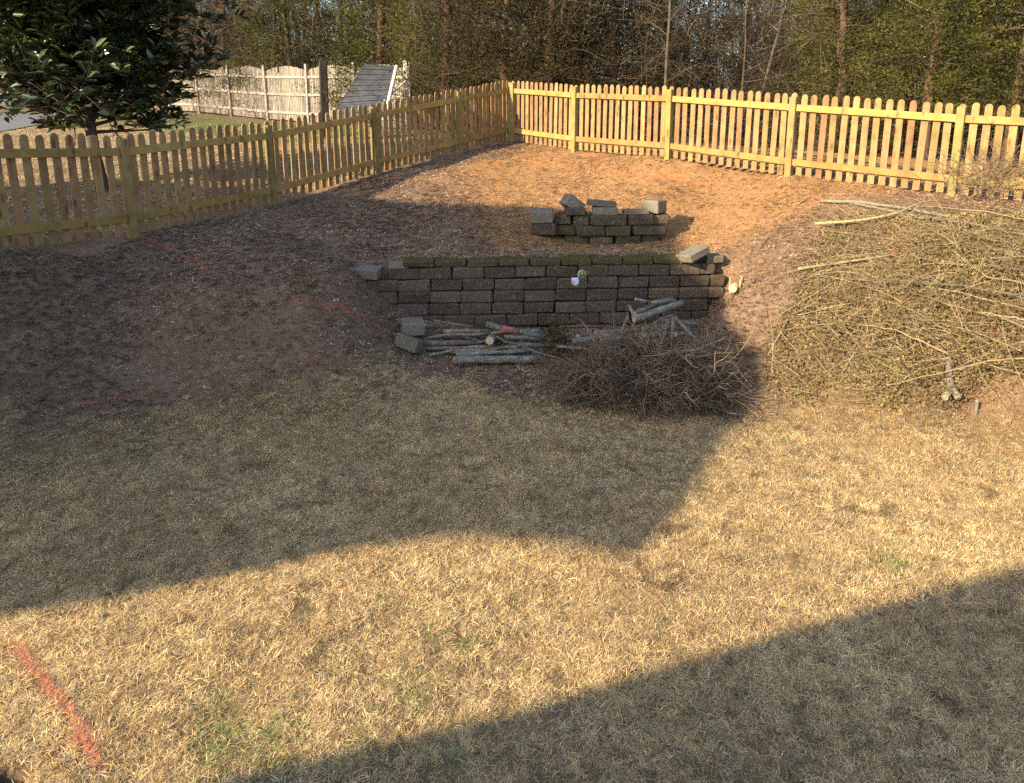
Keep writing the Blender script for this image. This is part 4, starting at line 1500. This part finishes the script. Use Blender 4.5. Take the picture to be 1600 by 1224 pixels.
for i, (px_, Yd, sc, ty, k) in enumerate(deep):
    put_tree('evergreen_tree', (CT if ty == 'C' else CD)[k], CN, px_, Yd, sc, i * 1.7, 'shaded evergreen deep in the wood %s, half hidden' % sector(px_) if px_ > 300 else 'shaded evergreen far behind the magnolia crown', 'tree', 'shaded evergreens deep in the wood')
rt = random.Random(5)
named = {1036: 'pale slender trunk rising behind the second back fence panel', 1157: 'grey slender trunk behind the middle of the third back fence panel'}
put_tree('bare_tree', BT[0], ('trunk', 'crown'), 1038, 16.6, 0.72, 0.4, named[1036], 'tree', 'bare trees in the wood behind the fence')
put_tree('bare_tree', BT[3], ('trunk', 'crown'), 1160, 16.4, 0.6, 1.4, named[1157], 'tree', 'bare trees in the wood behind the fence')


for i in range(64):
    px_ = 330 + 1420 * ((i * 0.6180339) % 1.0)
    Yd = rt.uniform(18, 36) if px_ > 760 else rt.uniform(29, 42)
    put_tree('bare_tree', BT[i % 6], ('trunk', 'crown'), px_, Yd, rt.uniform(0.75, 1.15), rt.uniform(0, 6.28), 'slender bare tree %s, %s' % ('near the front' if Yd < (26 if px_ > 760 else 35) else 'far back', sector(px_)), 'tree', 'bare trees in the wood behind the fence')
# undergrowth of the wood
n = 24000
px_ = RS.uniform(300, 1800, n)
Yd = np.where(px_ > 800, RS.uniform(17.0, 27, n), RS.uniform(26.5, 36, n))
Yd = np.where(px_ > 1250, Yd - 2.0, Yd)
Yd = np.where((px_ > 640) & (px_ < 800), RS.uniform(18, 24, n), Yd)
X_ = (px_ - CX) / F * Yd * 0.985
gap = np.where((px_ > 1050) & (px_ < 1290), 0.85, 1.0)
st = np.stack([X_, Yd, zt(X_, Yd) + RS.uniform(0, 1.0, n) ** 1.3 * 4.6 * gap], 1)
v, f, _ = twigs(n, st, np.stack([RS.normal(0, .7, n), RS.normal(0, .5, n), RS.normal(.45, .6, n)], 1), RS.uniform(.5, 1.8, n), RS.uniform(.003, .010, n), 5, .8)
tag(ob('undergrowth', mesh_of('undergrowth', v, f, 'twigwood')), 'brown tangle of twigs and vines filling the wood', kind='stuff')
# distant wood closing the view
ac = Acc()
rt = random.Random(9)
for k in range(230):
    x_, y_ = rt.uniform(-60, 60), rt.uniform(44, 75)
    z_ = Z(x_, y_)
    hh = rt.uniform(7, 13)
    ac.add(*tube([(x_, y_, z_ - .3), (x_ + rt.gauss(0, .4), y_, z_ + hh / 2), (x_ + rt.gauss(0, .8), y_, z_ + hh)], [.14, .1, .02], 5, False))
nd = 24000
X_, Y_ = RS.uniform(-60, 60, nd), RS.uniform(42, 75, nd)
v, f, _ = twigs(nd, np.stack([X_, Y_, zt(X_, Y_) + RS.uniform(0, 10, nd)], 1), np.stack([RS.normal(0, .7, nd), RS.normal(0, .5, nd), RS.normal(.5, .5, nd)], 1), RS.uniform(1, 2.5, nd), RS.uniform(.008, .02, nd), 4, .7)
v2 = np.concatenate([np.array(ac.v), v])
f2 = np.concatenate([np.array(ac.f), f + len(ac.v)])
tag(ob('distant_wood', mesh_of('distant_wood', v2, f2, 'twigwood')), 'far bare wood seen between the nearer trees', kind='stuff')

# magnolia behind the left fence
q = at(152, 293, 12.4)
mg = ob('magnolia_tree', None, None, (q.x, q.y, Z(q.x, q.y)))
tag(mg, 'dark glossy leaved magnolia tree behind the left picket fence', 'tree')
rs = random.Random(77)
tr = Acc()
tr.add(*tube([(0.12, 0, -.3), (0.1, 0, 0), (0.03, 0, .6), (0, 0, 1.3), (0.02, 0, 2.4), (0, .05, 4.5)], [.14, .11, .09, .085, .07, .02], 9))
ob('trunk', tr.mesh('trunk', 'magbark', True), mg)
ac = Acc()
tips = []
for k in range(110):
    z = 0.95 + 3.9 * (k / 110)
    a = k * 2.4 + rs.uniform(-.4, .4)
    R_ = (1.38 if z < 3.2 else 1.38 * (1 - (z - 3.2) / 2.4)) * rs.uniform(.6, 1.1)
    limb(ac, (0.02, 0, z), (math.cos(a), math.sin(a), rs.uniform(0.0, .5) if z > 1.2 else rs.uniform(.15, .35)), R_, .035, 2, rs, tips, 5, .12, (4, 6), .25)
ob('limbs', ac.mesh('limbs', 'magbark', True), mg)
pos, dr = [], []
nrs = np.random.RandomState(5)
for (q_, dd) in tips:
    if q_.z < 0.95:
        continue
    m = nrs.randint(7, 12)
    c = np.array(q_)
    a = nrs.uniform(0, 2 * math.pi, m)
    D = np.stack([np.cos(a), np.sin(a), nrs.uniform(-.2, .8, m)], 1) + np.array(dd)[None] * 0.5
    D /= np.linalg.norm(D, axis=1, keepdims=True)
    pos.append(c[None] + D * 0.02 - np.array(dd)[None] * nrs.uniform(0, .16, m)[:, None])
    dr.append(D)
pos, dr = np.concatenate(pos), np.concatenate(dr)
m = len(pos)
nm_ = np.array((0, 0, 1.0))[None] + nrs.normal(0, .45, (m, 3))
ln_, wd_ = nrs.uniform(.13, .23, m), nrs.uniform(.055, .09, m)
near_ = np.argsort(pos[:, 1] + 0.3 * np.abs(pos[:, 2] - 1.8))[:240]
mask = np.ones(m, bool)
mask[near_] = False
v, f = leaves(pos[mask], dr[mask], nm_[mask], ln_[mask], wd_[mask])
tag(ob('crown', mesh_of('crown', v, f, 'magleaf', True), mg), kind='stuff')
lv, lf = leaves(np.zeros((1, 3)), np.array([[1., 0, 0]]), np.array([[0, 0, 1.]]), np.array([.16]), np.array([.06]))
LM = mesh_of('leaf', lv, lf, 'magleaf', True)
for i in near_:
    d = Vector(dr[i]).normalized()
    s = d.cross(Vector(nm_[i])).normalized()
    u = s.cross(d)
    Mx = Matrix((d, -s, u)).transposed().to_4x4()
    Mx.translation = Vector(pos[i])
    o_ = ob('leaf', LM, mg)
    o_.matrix_local = Mx @ Matrix.Scale(ln_[i] / .16, 4)


# ------------------------------------------------------------------ grass, straw and litter
def tuft(seed, nb, ln, wd_, lean, spread):
    rs = np.random.RandomState(seed)
    vs, fs = [], []
    for b in range(nb):
        a = rs.uniform(0, 2 * math.pi)
        p = np.array((rs.normal(0, spread), rs.normal(0, spread), -0.004))
        d = np.array((math.cos(a) * lean * rs.uniform(.2, 1.3), math.sin(a) * lean * rs.uniform(.2, 1.3), rs.uniform(.3, 1)))
        d /= np.linalg.norm(d)
        L = ln * rs.uniform(.5, 1.25)
        w = wd_ * rs.uniform(.6, 1.3)
        sd = np.array((-math.sin(a), math.cos(a), 0)) * w
        cv = rs.normal(0, .35, 3)
        o = len(vs)
        for j in range(4):
            ww = (1, .9, .65, .12)[j]
            vs += [p + sd * ww, p - sd * ww]
            d = d + cv * 0.5 + np.array((math.cos(a) * .25, math.sin(a) * .25, -.28))
            d /= np.linalg.norm(d)
            p = p + d * L / 3
            p[2] = max(p[2], 0.001)
        fs += [(o + 2 * j, o + 2 * j + 1, o + 2 * j + 3, o + 2 * j + 2) for j in range(3)]
    return mesh_of('tuft', vs, fs, 'straw')


def area(n, x0, x1, y0, y1, wfun):
    """random points kept by weight, inside a widened view wedge"""
    y_ = np.sqrt(RS.uniform(y0 * y0, y1 * y1, n))
    x_ = RS.uniform(-1, 1, n) * (0.78 * y_ + 1.2)
    k = RS.uniform(0, 1, n) < wfun(x_, y_)
    return x_[k], y_[k]


def tint_of(x_, y_, base, var):
    n = len(x_)
    lo = vnoise(x_, y_, 0.9, 51)[:, None]
    hi = vnoise(x_, y_, 0.12, 52)[:, None]
    c = np.array(base)[None] * (0.72 + 0.3 * lo + 0.3 * hi) * (1 + RS.normal(0, var, (n, 1)))
    br = (RS.uniform(0, 1, n) < 0.16)[:, None]
    c = np.where(br, np.array((.36, .21, .10))[None] * (0.7 + 0.6 * hi), c)
    return np.clip(c, 0.01, 0.9)


PT = [tuft(100 + i, 22, .038, .0014, .9, .018) for i in range(6)] + [tuft(120 + i, 14, .06, .0015, 1.5, .022) for i in range(3)]
x_, y_ = area(165000, 0, 0, 1.9, 8.6, lambda x, y: lawn_w(x, y) * np.where(y < 5.5, 1.0, 0.85) * (fence_side(x, y) < 0))
bare = np.hypot(x_ - HOLES[2][0], (y_ - HOLES[2][1]) * 1.6) > 0.13
x_, y_ = x_[bare], y_[bare]
n = len(x_)
z_ = zfast(x_, y_)
tint = tint_of(x_, y_, (.68, .475, .215), .2)
gp = [(345, 1185, .16), (420, 1165, .14), (705, 1000, .10), (345, 1100, .10), (640, 1085, .12), (740, 1010, .06), (690, 1200, .10), (230, 720, .35), (1390, 880, .12), (350, 1140, .08), (560, 1170, .07), (1220, 690, .08)]
for (a_, b_, r_) in gp:
    g = hit(a_, min(b_, 1200))
    w = np.exp(-((x_ - g.x) ** 2 + (y_ - g.y) ** 2) / r_ ** 2) * (0.6 if r_ < .3 else .2)
    k = RS.uniform(0, 1, n) < w
    tint[k] = np.array((.24, .28, .075)) * RS.uniform(.7, 1.4, (k.sum(), 1))
for key in ('a', 'd'):
    dd = linedist(x_, y_, LW[key])
    k = RS.uniform(0, 1, n) < np.clip(1.25 - dd / (.034 if key == 'a' else .03), 0, 1) * (0.62 if key == 'a' else 0.4)
    tint[k] = np.array((.62, .20, .11)) * RS.uniform(.75, 1.2, (k.sum(), 1))
k = RS.uniform(0, 1, n) < 0.012
tint[k] = np.array((.10, .14, .03))
dead = vnoise(x_, y_, .11, 61) > .88
tint[dead] *= .5
hv = RS.uniform(.65, 1.25, n) * (0.8 + .4 * vnoise(x_, y_, .5, 62))
# the neighbour's lawn beyond the left fence: coarser tufts
xn, yn = area(60000, 0, 0, 8.5, 25, lambda x, y: smooth((fence_side(x, y) - .15) / .2) * (x < -1) * smooth((27 - y - (x + 8) * .9) / 2))
tn = tint_of(xn, yn, (.66, .50, .28), .15)
gn = smooth((yn + xn * .9 - 12.5) / 2.0) * smooth((yn - 17) / 3) > RS.uniform(0, 1.3, len(xn))
tn[gn] = np.array((.17, .23, .06)) * RS.uniform(.7, 1.4, (gn.sum(), 1))
x_, y_, z_ = np.concatenate([x_, xn]), np.concatenate([y_, yn]), np.concatenate([z_, zt(xn, yn)])
tint, hv = np.concatenate([tint, tn]), np.concatenate([hv, RS.uniform(1.2, 2.2, len(xn))])
n = len(x_)
rot = np.stack([RS.normal(0, .15, n), RS.normal(0, .15, n), RS.uniform(0, 6.28, n)], 1)
o = scatter('dormant_grass', np.stack([x_, y_, z_], 1), rot, hv, np.where(RS.uniform(0, 1, n) < .82, RS.randint(0, 6, n), RS.randint(6, 9, n)), tint, PT)
tag(o, 'dormant straw coloured lawn grass with a few green tufts', 'grass', kind='stuff')

# straw and wood chip litter on the mulch and clay
def chipmesh(seed, l, w, nb):
    rs = np.random.RandomState(seed)
    vs, fs = [], []
    for b in range(nb):
        c = np.array((rs.normal(0, .03), rs.normal(0, .03), rs.uniform(.002, .012)))
        a = rs.uniform(0, 6.28)
        d = np.array((math.cos(a), math.sin(a), rs.normal(0, .3)))
        s = np.array((-math.sin(a), math.cos(a), rs.normal(0, .3)))
        L, W = l * rs.uniform(.4, 1.3), w * rs.uniform(.5, 1.4)
        bend = np.array((0, 0, rs.uniform(-.3, .5) * L * .3))
        o_ = len(vs)
        vs += [c - d * L / 2 - s * W * .3, c - d * L / 2 + s * W * .3, c + s * W * .5 + bend, c + d * L / 2 + s * W * .2, c + d * L / 2 - s * W * .2, c - s * W * .5 + bend]
        fs += [(o_, o_ + 5, o_ + 2, o_ + 1), (o_ + 5, o_ + 4, o_ + 3, o_ + 2)]
    return mesh_of('litter', vs, fs, 'straw')


PC = [chipmesh(200 + i, .05, .006, 14) for i in range(4)] + [chipmesh(210 + i, .035, .018, 9) for i in range(4)] + [tuft(220 + i, 9, .04, .002, 1.6, .02) for i in range(3)]
x_, y_ = area(260000, 0, 0, 5.0, 16.6, lambda x, y: np.clip(1.0 - 1.3 * lawn_w(x, y), 0, 1) * (fence_side(x, y) < -0.05) * np.clip(1.15 - .035 * y, 0, 1) * (0.3 + 0.7 * smooth((0.6 * vnoise(x, y, .9, 81) + 0.4 * vnoise(x, y, .3, 82) - .3) / .25)))
inback = (y_ < np.interp(x_, [-.1, 6, 8], [16.2, 10.1, 8.1]))
x_, y_ = x_[inback], y_[inback]
n = len(x_)
z_ = zfast(x_, y_)
cw = np.clip(clay_w(x_, y_), 0, 1)[:, None]
rr_ = RS.uniform(0, 1, (n, 1))
mul = np.where(rr_ < .5, np.array((.20, .12, .072)), np.where(rr_ < .95, np.array((.38, .25, .155)), np.array((.55, .43, .30))))
cly = np.where(rr_ < .28, np.array((.24, .125, .055)), np.where(rr_ < .68, np.array((.45, .255, .11)), np.array((.54, .36, .175))))
bank = smooth((x_ - 2.1) / 0.7)[:, None] * smooth((10.2 - y_) / 1.0)[:, None]
bk = np.where(rr_ < .35, np.array((.17, .09, .052)), np.where(rr_ < .7, np.array((.31, .185, .10)), np.array((.41, .275, .145))))
tint = (mul * (1 - cw) + cly * cw) * (1 - bank) + bk * bank
tint = tint * (0.5 + .5 * vnoise(x_, y_, .45, 71)[:, None] + .5 * vnoise(x_, y_, 1.3, 72)[:, None]) * (1 + RS.normal(0, .15, (n, 1)))
for key in 'bcdef':
    dd = linedist(x_, y_, LW[key])
    k = RS.uniform(0, 1, n) < np.clip(1.2 - dd / .045, 0, 1) * (.6 if key in 'bcf' else .3)
    tint[k] = np.array((.62, .14, .075)) * RS.uniform(.7, 1.2, (k.sum(), 1))
pk = np.where(cw[:, 0] > RS.uniform(0, 1, n), RS.choice([0, 1, 2, 3, 8, 9, 10], n), RS.choice([0, 1, 2, 3, 4, 5, 6, 7, 4, 5, 6, 7, 9], n))
rot = np.stack([RS.normal(0, .2, n), RS.normal(0, .2, n), RS.uniform(0, 6.28, n)], 1)
o = scatter('ground_litter', np.stack([x_, y_, z_ + .003], 1), rot, RS.uniform(.4, .9, n), pk, np.clip(tint, .01, .9), PC)
tag(o, 'wood chips, dead leaves and straw strewn over the mulch and clay', 'litter', kind='stuff')
